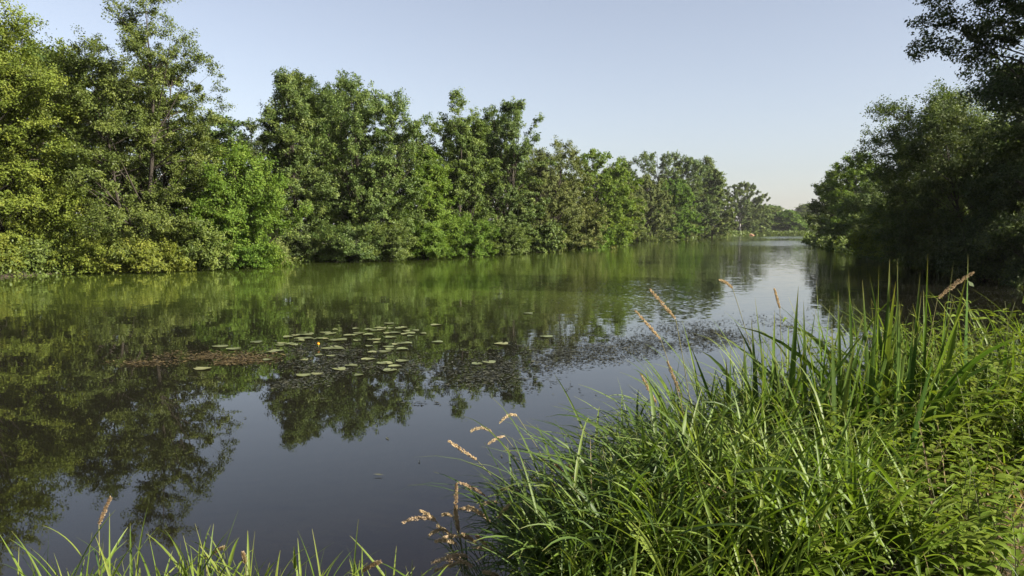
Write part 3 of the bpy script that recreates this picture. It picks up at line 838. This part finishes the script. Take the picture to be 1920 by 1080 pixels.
M['brownweed'] = leaf_mat('brown_weed', G3((0.022, 0.016, 0.007), (0.045, 0.032, 0.013), (0.10, 0.075, 0.03)), 0.1, 0.5, 0.4)
weed("floating_weed", [(1120, 655, 330, 36, 13, -0.14), (1330, 628, 170, 30, 6, -0.1), (880, 700, 130, 26, 3), (650, 690, 150, 36, 5), (980, 725, 170, 18, 0.6), (620, 655, 120, 16, 2.4), (540, 720, 60, 14, 0.8), (790, 757, 40, 6, .08)],
     12500, 7, "dark scraps of floating pondweed spread in a long bed on the water", M['weed'])
weed("floating_brown_weed", [(410, 672, 105, 14, 5), (290, 682, 70, 7, 0.8)], 2300, 8, "brown mat of floating weed left of the lily pads", M['brownweed'])
weed("drifting_scraps", [(1130, 545, 170, 40, 4), (1350, 460, 150, 14, 1), (1880, 560, 70, 25, 1), (1600, 470, 90, 5, 1), (480, 860, 420, 110, 0.05)], 900, 9, "thinly scattered weed scraps drifting on the open water", M['weed'], (0.05, 0.12))

# ------------------------------------------------------------------ near bank
def gpt(X, Y):
    P = np.column_stack([X, Y]); return np.column_stack([P, ground_z(P)])

def add_culms(g, P0, h, phi, lean, rng, nleaf=6, leafL=(0.22, 0.5), leafW=(0.010, 0.026), kap=(0.5, 1.9), tint=None, stemw=0.004):
    """stalks that lean over, each with alternate blades"""
    N = len(P0)
    h = np.broadcast_to(h, (N,)); phi = np.broadcast_to(phi, (N,)); lean = np.broadcast_to(lean, (N,))
    tb = np.clip(rng.normal(0.5, 0.22, N), 0, 1) if tint is None else tint
    C = add_blades(g, P0, phi, 1.5 - lean * 0.4, lean, h, stemw, rng, tb, segs=8, prof='stem', fold=0.5)
    for k in range(nleaf):
        s = np.clip(0.12 + 0.85 * (k + rng.random(N)) / nleaf, 0, 1)
        i = np.minimum((s * 8).astype(int), 7); f = s * 8 - i
        idx = np.arange(N)
        p = C[idx, i] * (1 - f)[:, None] + C[idx, i + 1] * f[:, None]
        az = phi + rng.choice([-1, 1], N) * rng.uniform(0.2, 1.5, N)
        az = np.where(rng.random(N) < 0.3, rng.random(N) * 6.28, az)
        top = k == nleaf - 1
        th = rng.uniform(0.75, 1.4, N) - lean * (0.3 + 0.4 * s)
        add_blades(g, p, az, th, rng.uniform(*kap, N) * (0.6 if top else 1), rng.uniform(*leafL, N), rng.uniform(*leafW, N), rng,
                   np.clip(tb + rng.normal(0, 0.15, N), 0, 1), segs=6)
    return C

# the mass of reed grass at the water's edge
def grass_mass():
    rng = np.random.default_rng(21)
    # along the edge: tall, leaning out over the water
    g = Geo()
    N = 800
    X = 0.16 + 1.9 * rng.random(N) ** 1.15 
    edge = np.interp(X, [0, 0.45, 1.2, 2.0, 3.2], [4.0, 4.35, 4.95, 5.6, 6.5])
    Y = edge - rng.uniform(-0.12, 1.25, N) ** 1.0
    keep = (Y > 3.15) & (X > 0.02 + (Y - 3.2) * 0.02)
    X, Y = X[keep], Y[keep]
    P = gpt(X, Y); n = len(P); P[:, 2] = np.maximum(P[:, 2], -0.05) - 0.02
    h = rng.uniform(0.45, 0.95, n) * np.interp(X, [0, 0.6, 1.3, 2.2], [0.5, 0.85, 1.05, 0.7])
    phi = R(150) + rng.normal(0, 1.3, n)
    add_culms(g, P, h, phi, rng.uniform(0.2, 0.9, n), rng, 6)
    # long blades arching out over the water
    k = rng.integers(0, n, 130)
    add_blades(g, P[k] + np.array([0, 0, 0.1]), R(160) + rng.normal(0, 0.7, 130), rng.uniform(0.9, 1.4, 130), rng.uniform(1.0, 2.4, 130), rng.uniform(0.6, 1.15, 130), rng.uniform(0.009, 0.018, 130), rng, None, segs=9)
    o = link("reed_grass", g.mesh("reed_grass", M['reed'], True, True))
    tag(o, "dense dark green reed grass leaning out over the water's edge", kind="stuff")
    # taller, thinner reeds among the irises and along the edge to the right
    g = Geo()
    N = 330
    X = rng.uniform(1.0, 3.9, N)
    edge = np.interp(X, [0.45, 1.2, 2.0, 3.2, 5.0], [4.35, 4.95, 5.6, 6.5, 8.4])
    Y = np.minimum(edge - 0.1, rng.uniform(4.1, 5.6, N) + 0.2 * (X - 1))
    P = gpt(X, Y); P[:, 2] -= 0.02
    add_culms(g, P, rng.uniform(0.6, 1.1, N), R(170) + rng.normal(0, 1.3, N), rng.uniform(0.05, 0.7, N), rng, 6, (0.28, 0.6), (0.008, 0.017), (0.3, 1.6))
    o = link("tall_reeds", g.mesh("tall_reeds", M['fresh'], True, True))
    tag(o, "tall thin yellow green reeds growing between and behind the irises", kind="stuff")
    # dead stalks and blades in the tangle
    g = Geo()
    N = 420
    X = rng.uniform(0.25, 3.0, N); Y = 3.2 + 0.25 * X + rng.uniform(0, 1.3, N)
    k = river_sd(np.column_stack([X, Y])) > 0
    P = gpt(X[k], Y[k]); n = len(P); P[:, 2] += rng.uniform(0, 0.25, n)
    add_blades(g, P, rng.random(n) * 6.28, rng.uniform(0.2, 1.4, n), rng.uniform(0.2, 2.2, n), rng.uniform(0.25, 0.7, n), rng.uniform(0.004, 0.016, n), rng, None, segs=8)
    o = link("dead_grass", g.mesh("dead_grass", M['deadgrass'], True, True))
    tag(o, "dry straw coloured dead blades tangled in the green grass", kind="stuff")
    # lighter young grass in front
    g = Geo()
    N = 300
    X = rng.uniform(0.2, 1.8, N); Y = rng.uniform(3.0, 3.8, N) + 0.12 * X
    P = gpt(X, Y); P[:, 2] = np.maximum(P[:, 2], -0.05) - 0.02
    h = rng.uniform(0.3, 0.68, N) * np.interp(X, [0, 0.25, 0.8], [0.4, 0.5, 1.0])
    add_culms(g, P, h, rng.random(N) * 6.28, rng.uniform(0.05, 0.5, N), rng, 6, (0.2, 0.42), (0.014, 0.028), (0.1, 1.1))
    o = link("young_grass", g.mesh("young_grass", M['fresh'], True, True))
    tag(o, "sunlit fresh light green grass in front of the reed grass", kind="stuff")
    # fine low grass under everything, and on the bank at the right
    g = Geo()
    N = 5500
    X = rng.uniform(0.1, 4.2, N); Y = rng.uniform(2.9, 7.5, N)
    sd = river_sd(np.column_stack([X, Y]))
    k = (sd > 0.0) & ~((X > 1.5) & (rng.random(N) < 0.8)) & ~((X > 2.35 + 0.25 * (4.3 - Y)) & (Y < 4.4))
    X, Y = X[k], Y[k]; P = gpt(X, Y); n = len(P)
    add_blades(g, P, rng.random(n) * 6.28, rng.uniform(0.8, 1.5, n), rng.uniform(0.3, 1.8, n), rng.uniform(0.12, 0.42, n) * np.interp(X, [-0.4, 0.3, 0.9], [0.45, 0.55, 1.0]), rng.uniform(0.004, 0.009, n), rng, segs=5)
    N = 16000
    X = rng.uniform(3.0, 17, N); Y = rng.uniform(4.4, 17, N)
    sd = river_sd(np.column_stack([X, Y])); k = (sd > 0.05) & (sd < 5)
    X, Y = X[k], Y[k]; P = gpt(X, Y); n = len(P)
    add_blades(g, P, rng.random(n) * 6.28, rng.uniform(0.9, 1.5, n), rng.uniform(0.3, 1.6, n), rng.uniform(0.4, 1.2, n), rng.uniform(0.007, 0.016, n), rng, segs=5)
    o = link("bank_grass", g.mesh("bank_grass", M['reed'], True, True))
    tag(o, "low grass covering the near bank between the taller plants", kind="stuff")
grass_mass()

# leafy herbs
def herb_geo(rng, h, nn, leafL, leafW, lean):
    gs, gl = Geo(), Geo()
    phi = rng.random() * 6.28
    C = add_blades(gs, np.zeros((1, 3)), phi, 1.5, lean, h, 0.007, rng, np.array([0.5]), segs=10, prof='stem', fold=0.5)[0]
    for k in range(nn):
        s = 0.12 + 0.88 * (k + 0.5) / nn
        p = np.array([np.interp(s, np.linspace(0, 1, 11), C[:, c]) for c in range(3)])
        a0 = k * 1.5708 + rng.normal(0, 0.2)
        sz = (1.0 - 0.55 * max(0, s - 0.45) / 0.55) * rng.uniform(0.8, 1.15)
        m = 2 if s < 0.97 else 4
        az = a0 + np.arange(m) * (math.pi if m == 2 else math.pi / 2) + rng.normal(0, 0.15, m)
        add_blades(gl, np.tile(p, (m, 1)), az, rng.uniform(0.25, 0.75, m), rng.uniform(0.7, 1.7, m), leafL * sz * rng.uniform(0.85, 1.1, m), leafW * sz, rng,
                   np.clip(rng.normal(0.35 + 0.35 * s, 0.14, m), 0, 1), segs=5, prof='leaf', fold=0.16, twist=rng.normal(0, 0.25, m))
    return gs, gl

def herbs():
    rng = np.random.default_rng(33)
    protos = []
    for v in range(7):
        gs, gl = herb_geo(rng, rng.uniform(0.6, 0.85), int(rng.integers(11, 15)), rng.uniform(0.09, 0.13), rng.uniform(0.036, 0.052), rng.uniform(0.15, 0.7))
        protos.append((gs.mesh("herb_stem", M['stem'], True), gl.mesh("herb_leaves", M['herb'], True)))
    lab = {0: "tallest nettle-like herb standing up before the dark water", 1: "leafy herb among the iris leaves, second tallest of its kind"}
    spots = [(1790, 620, 4.7), (1690, 655, 4.4), (1660, 700, 4.2), (1735, 700, 4.25), (1800, 720, 4.3), (1850, 735, 4.4), (1890, 770, 4.4), (1600, 720, 4.1)]
    for i, (px, top, Y) in enumerate(spots):
        b = at(px, 800, Y); z = float(ground_z(b[None])[0]); H = at(px, top, Y)[2] - z
        lb = ["tallest nettle like herb standing up before the dark water", "bushy herb close behind the iris leaves", "yellow green herb in the middle of the iris leaves",
              "upright herb left of the tallest one", "herb just in front of the tallest one", "herb right of the tallest one with pale top leaves",
              "outermost herb at the right edge of the leafy patch", "herb at the left end of the leafy patch"][i]
        o = thing("leafy_herb", lb, "herb", (b[0], Y, z - 0.02), rng.random() * 6.28, "leafy herbs on the near bank")
        sm, lm = protos[i % 7]
        link("stem", sm, o); link("leaves", lm, o)
        s = H / 0.75
        o.scale = (0.6 + 0.4 * s, 0.6 + 0.4 * s, s)
    # the rest of the leafy cover nobody could count
    g = Geo()
    gsum = Geo()
    for k in range(860):
        Y = rng.uniform(3.25, 5.6); X = rng.uniform(1.0, 4.1)
        if X > 2.3 + 0.33 * (Y - 3.3) + rng.normal(0, 0.08) and Y < 4.4:
            continue
        if X < 1.6 and (rng.random() < 0.5 or Y > 4.6):
            continue
        h = rng.uniform(0.35, 0.75) * float(np.interp(Y, [3.3, 4.2, 5.2], [0.75, 1.15, 1.5])) * (1.2 if X > 2.4 else 1.0)
        gs, gl = herb_geo(rng, h, int(rng.integers(6, 11)), rng.uniform(0.085, 0.15), rng.uniform(0.032, 0.060), rng.uniform(0.3, 1.1))
        z = float(ground_z(np.array([[X, Y]]))[0])
        a = rng.random() * 6.28; Rm = np.array([[math.cos(a), -math.sin(a), 0], [math.sin(a), math.cos(a), 0], [0, 0, 1]])
        for src, dst in ((gs, gsum), (gl, g)):
            V = np.concatenate(src.V) @ Rm.T + np.array([X, Y, z])
            dst.add(V, np.concatenate(src.F), np.concatenate(src.T))
    o = link("undergrowth", g.mesh("undergrowth", M['herb'], True))
    tag(o, "sunny yellow green leafy undergrowth on the near bank", kind="stuff")
    o2 = link("undergrowth_stems", gsum.mesh("undergrowth_stems", M['stem'], True))
    tag(o2, "thin stems of the leafy undergrowth", kind="stuff")
herbs()

# irises: fans of sword leaves
def irises():
    rng = np.random.default_rng(44)
    spots = [(1375, 640, 4.55), (1400, 600, 4.6), (1432, 585, 4.5), (1455, 575, 4.7), (1478, 530, 4.55), (1505, 560, 4.7), (1530, 545, 4.8), (1552, 520, 4.5), (1572, 540, 4.9), (1592, 505, 4.6),
             (1612, 500, 4.85), (1635, 490, 4.6), (1655, 480, 4.8), (1680, 480, 4.6), (1705, 505, 4.9), (1730, 470, 4.55), (1760, 560, 5.0), (1800, 470, 4.9), (1850, 565, 5.0), (1880, 590, 4.9), (1420, 620, 4.2), (1560, 600, 4.2), (1690, 560, 4.3)]
    lbs = {0: "outermost iris at the water side of the clump", 4: "dark iris with one tall upright leaf standing alone against the water", 15: "iris with the tallest bright leaf in the middle of the clump",
           17: "lone iris with one long leaf standing before the shaded bank", 18: "short iris leaning right beside the tallest herb", 19: "stout short iris at the right edge of the clump"}
    for i, (px, top, Y) in enumerate(spots):
        b = at(px, 800, Y); z = float(ground_z(b[None])[0]); z = max(z, -0.1)
        H = at(px, top, Y)[2] - z
        n = int(rng.integers(8, 13)) if i not in (17, 18, 19) else 3
        g = Geo()
        az0 = rng.random() * 3.14
        off = np.linspace(-1, 1, n)
        P = np.column_stack([0.05 * off * math.cos(az0) + rng.normal(0, 0.02, n), 0.05 * off * math.sin(az0) + rng.normal(0, 0.02, n), np.full(n, -0.03)])
        L = H * rng.uniform(0.62, 1.0, n); L[n // 2] = H * 1.01
        phi = np.where(off > 0, az0, az0 + math.pi) + rng.normal(0, 0.5, n)
        th = 1.57 - np.abs(off) * rng.uniform(0.05, 0.32, n)
        kp = np.where(rng.random(n) < 0.38, rng.uniform(0.5, 1.6, n), rng.uniform(0.0, 0.35, n)); kp[n // 2] = 0.05
        L = np.where(kp > 0.5, L * 1.05, L)
        add_blades(g, P, phi, th, kp, L, rng.uniform(0.021, 0.038, n), rng, None, segs=10, prof='iris', fold=0.10, twist=rng.normal(0, 0.9, n))
        o = link("iris_plant", g.mesh("iris_plant", M['iris'], True, True), None, (b[0], Y, z))
        lb = lbs.get(i) or ("tall sword leaved iris in the left part of the clump by the water" if px < 1545 else "tall sword leaved iris in the crowded middle of the clump")
        tag(o, lb, "iris", "irises at the water's edge")
irises()

# flowering grasses with tan seed heads, each read from the photograph
def seed_head_geo(C, rng, thick):
    """a panicle along the points C (tip last)"""
    g = Geo()
    n = 260
    s = rng.random(n)
    k = np.linspace(0, 1, len(C))
    P = np.column_stack([np.interp(s, k, C[:, c]) for c in range(3)])
    ax = unit(np.column_stack([np.interp(np.clip(s + 0.05, 0, 1), k, C[:, c]) for c in range(3)]) - np.column_stack([np.interp(np.clip(s - 0.05, 0, 1), k, C[:, c]) for c in range(3)]))
    lob = 0.55 + 0.45 * np.abs(np.sin(s * 13 + rng.random() * 6))
    w = thick * (np.sin(math.pi * np.clip(0.08 + 0.86 * s, 0, 1)) ** 0.7) * lob
    rad = rng.normal(0, 1, (n, 3)); rad = unit(rad - (rad * ax).sum(1, keepdims=True) * ax)
    P = P + rad * (w * np.sqrt(rng.random(n)))[:, None]
    d = unit(ax + 0.45 * rad + rng.normal(0, 0.15, (n, 3)))
    b = unit(np.cross(d, rng.normal(size=(n, 3))))
    L = rng.uniform(0.007, 0.013, n)[:, None]; W = 0.28 * L
    V = np.stack([P, P + 0.5 * L * d + W * b, P + L * d, P + 0.5 * L * d - W * b], 1)
    g.add(V, np.arange(n * 4).reshape(n, 4), np.repeat(np.clip(rng.normal(0.5, 0.25, n), 0, 1), 4))
    b2 = np.cross(d, b)
    V = np.stack([P, P + 0.5 * L * d + W * b2, P + L * d, P + 0.5 * L * d - W * b2], 1)
    g.add(V, np.arange(n * 4).reshape(n, 4), np.repeat(np.clip(rng.normal(0.5, 0.25, n), 0, 1), 4))
    add_tube(g, C, np.linspace(0.0014, 0.0006, len(C)), 4, 0.5)
    return g

def seed_grasses():
    rng = np.random.default_rng(55)
    z6 = lambda x, y: (720 + x / 3.0, 720 + y / 3.0)
    z7 = lambda x, y: (1100 + x / 2.341, 440 + y / 2.341)
    z5 = lambda x, y: (x / 2.076, 560 + y / 2.076)
    # (tip, base of the head, depth, root pixel x, arch, thickness, label)
    H = [(z6(365, 322), z6(522, 428), 4.3, 1060, 0.0, .009, "straight tan seed head farthest out over the open water"),
         (z6(490, 265), z6(605, 270), 4.4, 1110, .35, .008, "curved seed head above the straight one over the water"),
         (z6(590, 335), z6(680, 292), 4.5, 1110, .15, .007, "small dark nodding seed head just below the curved one"),
         (z6(652, 218), z6(748, 178), 4.6, 1130, .40, .008, "highest drooping seed head at the left side of the grass"),
         (z6(822, 540), z6(900, 500), 4.5, 1120, .35, .010, "dark drooping seed head against the edge of the grass"),
         (z6(408, 562), z6(400, 765), 3.9, 890, 0.0, .012, "upright tan seed head like a candle at the lower middle"),
         (z6(425, 556), z6(570, 630), 4.1, 1040, .1, .008, "slender seed head leaning left behind the upright one"),
         (z6(400, 700), z6(420, 832), 3.8, 880, 0.0, .013, "short stout seed head right below the upright one"),
         (z6(425, 705), z6(605, 780), 3.8, 1010, .3, .013, "broad arched tan seed head right of the upright one"),
         (z6(110, 780), z6(295, 770), 3.9, 900, .25, .013, "leftmost arched seed head over dark water by the grass"),
         (z6(255, 850), z6(350, 820), 3.8, 900, .25, .010, "small drooping seed head under the leftmost arched one"),
         (z6(290, 885), z6(415, 905), 3.7, 910, .25, .010, "flat seed head below the small drooping one"),
         (z6(440, 845), z6(520, 900), 3.7, 930, .15, .010, "short seed head between the arched ones near the bottom"),
         (z6(505, 928), z6(695, 990), 3.55, 1000, .25, .013, "long arched seed head low in front of the grass"),
         (z6(272, 1005), z6(500, 1030), 3.5, 930, .30, .015, "thick arched seed head at the bottom edge"),
         (z6(290, 1050), z6(470, 1000), 3.6, 920, .1, .012, "ragged seed head drooping to the bottom edge on the left"),
         (z6(645, 605), z6(765, 610), 4.2, 1080, .35, .008, "dark arched seed head near the waterside tips"),
         (z6(540, 688), z6(640, 665), 4.0, 1050, .2, .007, "faint dark seed head left of the waterside tips"),
         (z6(710, 670), z6(640, 755), 3.7, 900, 0.0, .011, "greenish upright seed head leaning right"),
         (z6(968, 455), z6(1005, 505), 4.0, 1060, .1, .010, "tiny pale seed head at the top of a bent stalk"),
         (z6(942, 790), z6(968, 555), 3.9, 1075, .0, .012, "long seed head hanging straight down in front of the grass"),
         (z6(1045, 458), z6(1080, 590), 3.9, 1085, .12, .014, "stout curled seed head standing above the grass edge"),
         (z6(905, 875), z6(1080, 845), 3.6, 1100, .45, .013, "arched seed head in front of the dark grass"),
         (z6(955, 1020), z6(1100, 1000), 3.5, 1100, .45, .014, "lowest arched seed head in front of the dark grass"),
         (z7(280, 243), z7(390, 370), 4.3, 1330, 0.0, .010, "large tan seed head against the shining far water"),
         (z7(215, 335), z7(325, 460), 4.4, 1340, 0.0, .008, "thin seed head left of the large one on the bright water"),
         (z7(585, 200), z7(640, 235), 4.8, 1480, .15, .008, "small nodding seed head highest over the bright water"),
         (z7(825, 240), z7(848, 325), 4.8, 1470, 0.0, .008, "small upright seed head just left of the tall irises"),
         (z7(1697, 168), z7(1540, 280), 4.6, 1690, .08, .016, "large plumed seed head leaning right before the shaded bank"),
         (z7(238, 612), z7(305, 740), 4.3, 1290, 0.0, .009, "reddish seed head at the top of the reed grass"),
         (z7(355, 560), z7(408, 690), 4.4, 1310, 0.0, .009, "reddish seed head right of the other one on the reed grass"),
         (z6(205, 715), z6(290, 765), 3.95, 905, .1, .008, "pale ragged seed head over the leftmost arched one"),
         (z6(330, 735), z6(385, 745), 3.9, 900, .2, .007, "small seed head touching the left side of the upright one"),
         (z6(470, 690), z6(560, 745), 3.85, 985, .15, .009, "thin seed head lying over the broad arched one"),
         (z6(300, 800), z6(375, 850), 3.8, 905, .1, .008, "short thin seed head between the drooping ones"),
         (z6(330, 865), z6(470, 870), 3.7, 935, .2, .009, "long thin seed head above the flat one"),
         (z6(520, 855), z6(590, 930), 3.65, 970, .1, .008, "thin seed head rising over the long arched one"),
         (z6(330, 985), z6(480, 975), 3.55, 930, .25, .010, "loose seed head over the thick arched one at the bottom"),
         (z6(560, 1060), z6(650, 1085), 3.4, 960, .1, .010, "seed head cut off by the bottom edge in front of the grass"),
         (z6(985, 800), z6(1030, 870), 3.7, 1080, .1, .009, "pale seed head behind the arched one before the dark grass"),
         (z5(430, 775), z5(385, 880), 3.4, 180, .05, .011, "seed head rising at the far left of the bottom edge"),
         (z5(872, 968), z5(800, 1012), 3.25, 395, .1, .010, "short seed head in the grass at the bottom left"),
         (z5(945, 990), z5(955, 1032), 3.25, 462, 0.0, .008, "tiny seed head right of the short bottom left one"),
         (z5(1480, 1025), z5(1410, 1062), 3.25, 660, .1, .010, "seed head at the bottom edge left of the tan cluster")]
    for (tp, bs, Y, rx, arch, thick, lb) in H:
        T, B = at(*tp, Y), at(*bs, Y + 0.03)
        r = at(rx, 1000, Y + rng.uniform(-0.1, 0.15))
        if river_sd(r[None, :2])[0] < 0.05:
            r[1] -= 0.25
        root = np.array([r[0], r[1], max(float(ground_z(r[None])[0]), -0.2) - 0.02])
        o = thing("seed_grass", lb, "grass stalk", root, 0, "grasses with tan seed heads")
        d = B - root
        back = unit((B - T)[None])[0]
        s = np.linspace(0, 1, 14)[:, None]
        mid = root + 0.55 * d + np.array([0, 0, 0.10 * np.linalg.norm(d)]) if back[2] < 0.3 else root + 0.5 * d + np.array([0, 0, .05])
        C = (1 - s) ** 2 * 0 + 2 * s * (1 - s) * (mid - root) + s ** 2 * d
        g = Geo(); add_tube(g, C, np.linspace(0.0030, 0.0018, 14), 5, 0.8)
        link("stem", g.mesh("seed_grass_stem", M['stem'], True), o)
        hs = np.linspace(0, 1, 9)[:, None]
        hm = 0.5 * (B + T) + np.array([0, 0, arch * np.linalg.norm(T - B)])
        HC = (1 - hs) ** 2 * B + 2 * hs * (1 - hs) * hm + hs ** 2 * T - root
        link("seed_head", seed_head_geo(HC, rng, thick * rng.uniform(0.65, 0.95)).mesh("seed_head", M['seed']), o)
        g = Geo()
        k = 2
        ps = C[[5, 8]]
        add_blades(g, ps, rng.uniform(1.2, 4.2, k), rng.uniform(0.5, 1.1, k), rng.uniform(0.3, 1.2, k), rng.uniform(0.14, 0.28, k), 0.009, rng, None, segs=6)
        link("leaves", g.mesh("seed_grass_leaves", M['reed'], True, True), o)
seed_grasses()

# tufts at the lower left, standing on the bank just below the frame
def tufts():
    rng = np.random.default_rng(66)
    T = [(30, 1040, "thin grass tuft in the lower left corner"), (95, 1010, "grass tuft with a long leaf leaning right near the lower left corner"), (175, 975, "tall grass tuft at the lower left"),
         (235, 1020, "dense low tuft right of the tall lower left one"), (300, 1005, "wide leaved tuft at the bottom edge"), (365, 1015, "leaning tuft beside the wide leaved one"),
         (430, 975, "tuft with one broad pointed leaf at the bottom edge"), (500, 1015, "thin leaved tuft right of the broad pointed leaf"), (560, 1040, "low sparse tuft at the bottom edge"),
         (655, 985, "tuft with a single tall spear leaf on the bottom edge"), (725, 1045, "low tuft with a long leaf slanting to the right"), (800, 1055, "small tuft left of the tan seed heads")]
    for i, (px, top, lb) in enumerate(T):
        Y = rng.uniform(2.95, 3.2)
        b = at(px, 1080, Y); z = float(ground_z(b[None])[0])
        H = max(0.2, at(px, top, Y)[2] - z)
        g = Geo()
        n = 5 if i in (0, 8, 9, 11) else 11
        P = np.column_stack([rng.normal(0, 0.05, n), rng.normal(0, 0.05, n), np.full(n, -0.02)])
        add_culms(g, P, H * rng.uniform(0.5, 0.85, n), rng.random(n) * 6.28, rng.uniform(0.05, 0.45, n), rng, 4, (0.16, 0.32), (0.010, 0.020), (0.2, 1.2))
        add_blades(g, P[:2], rng.uniform(0, 6.28, 2), 1.45, 0.15, H * 1.03, 0.016, rng, None, segs=8)
        o = link("grass_tuft", g.mesh("grass_tuft", M['fresh'], True, True), None, (b[0], Y, z))
        tag(o, lb, "grass tuft", "grass tufts at the bottom edge")
tufts()

# dry litter on the bare soil of the lower right corner
def litter():
    rng = np.random.default_rng(77)
    g = Geo()
    N = 3500
    Y = rng.uniform(3.2, 4.7, N); X = 2.2 + 0.3 * (Y - 3.3) + rng.uniform(-0.25, 1.1, N)
    P = gpt(X, Y); P[:, 2] += rng.random(N) * 0.03
    add_blades(g, P, rng.random(N) * 6.28, rng.uniform(-0.1, 0.7, N), rng.uniform(0, 0.9, N), rng.uniform(0.04, 0.22, N), rng.uniform(0.002, 0.008, N), rng, segs=4)
    tag(link("dry_litter", g.mesh("dry_litter", M['straw'], True)), "dry brown stalks and litter on bare soil at the lower right", kind="stuff")
litter()

# the air over the river
def haze():
    m, nt, out = new_mat("haze_air")
    v = nt.nodes.new("ShaderNodeVolumePrincipled")
    v.inputs["Color"].default_value = (0.98, 0.99, 1.0, 1)
    v.inputs["Density"].default_value = HAZE
    v.inputs["Anisotropy"].default_value = 0.2
    nt.links.new(v.outputs[0], out.inputs["Volume"])
    r, z0, z1 = 3600.0, -3.0, 70.0
    V = [(x, y, z) for z in (z0, z1) for x, y in ((-r, -r), (r, -r), (r, r), (-r, r))]
    F = [(3, 2, 1, 0), (4, 5, 6, 7), (0, 1, 5, 4), (1, 2, 6, 5), (2, 3, 7, 6), (3, 0, 4, 7)]
    tag(link("haze", make_mesh("haze", V, F, None, m)), "thin summer haze over the river", kind="stuff")
HAZE = 0.00008
haze()
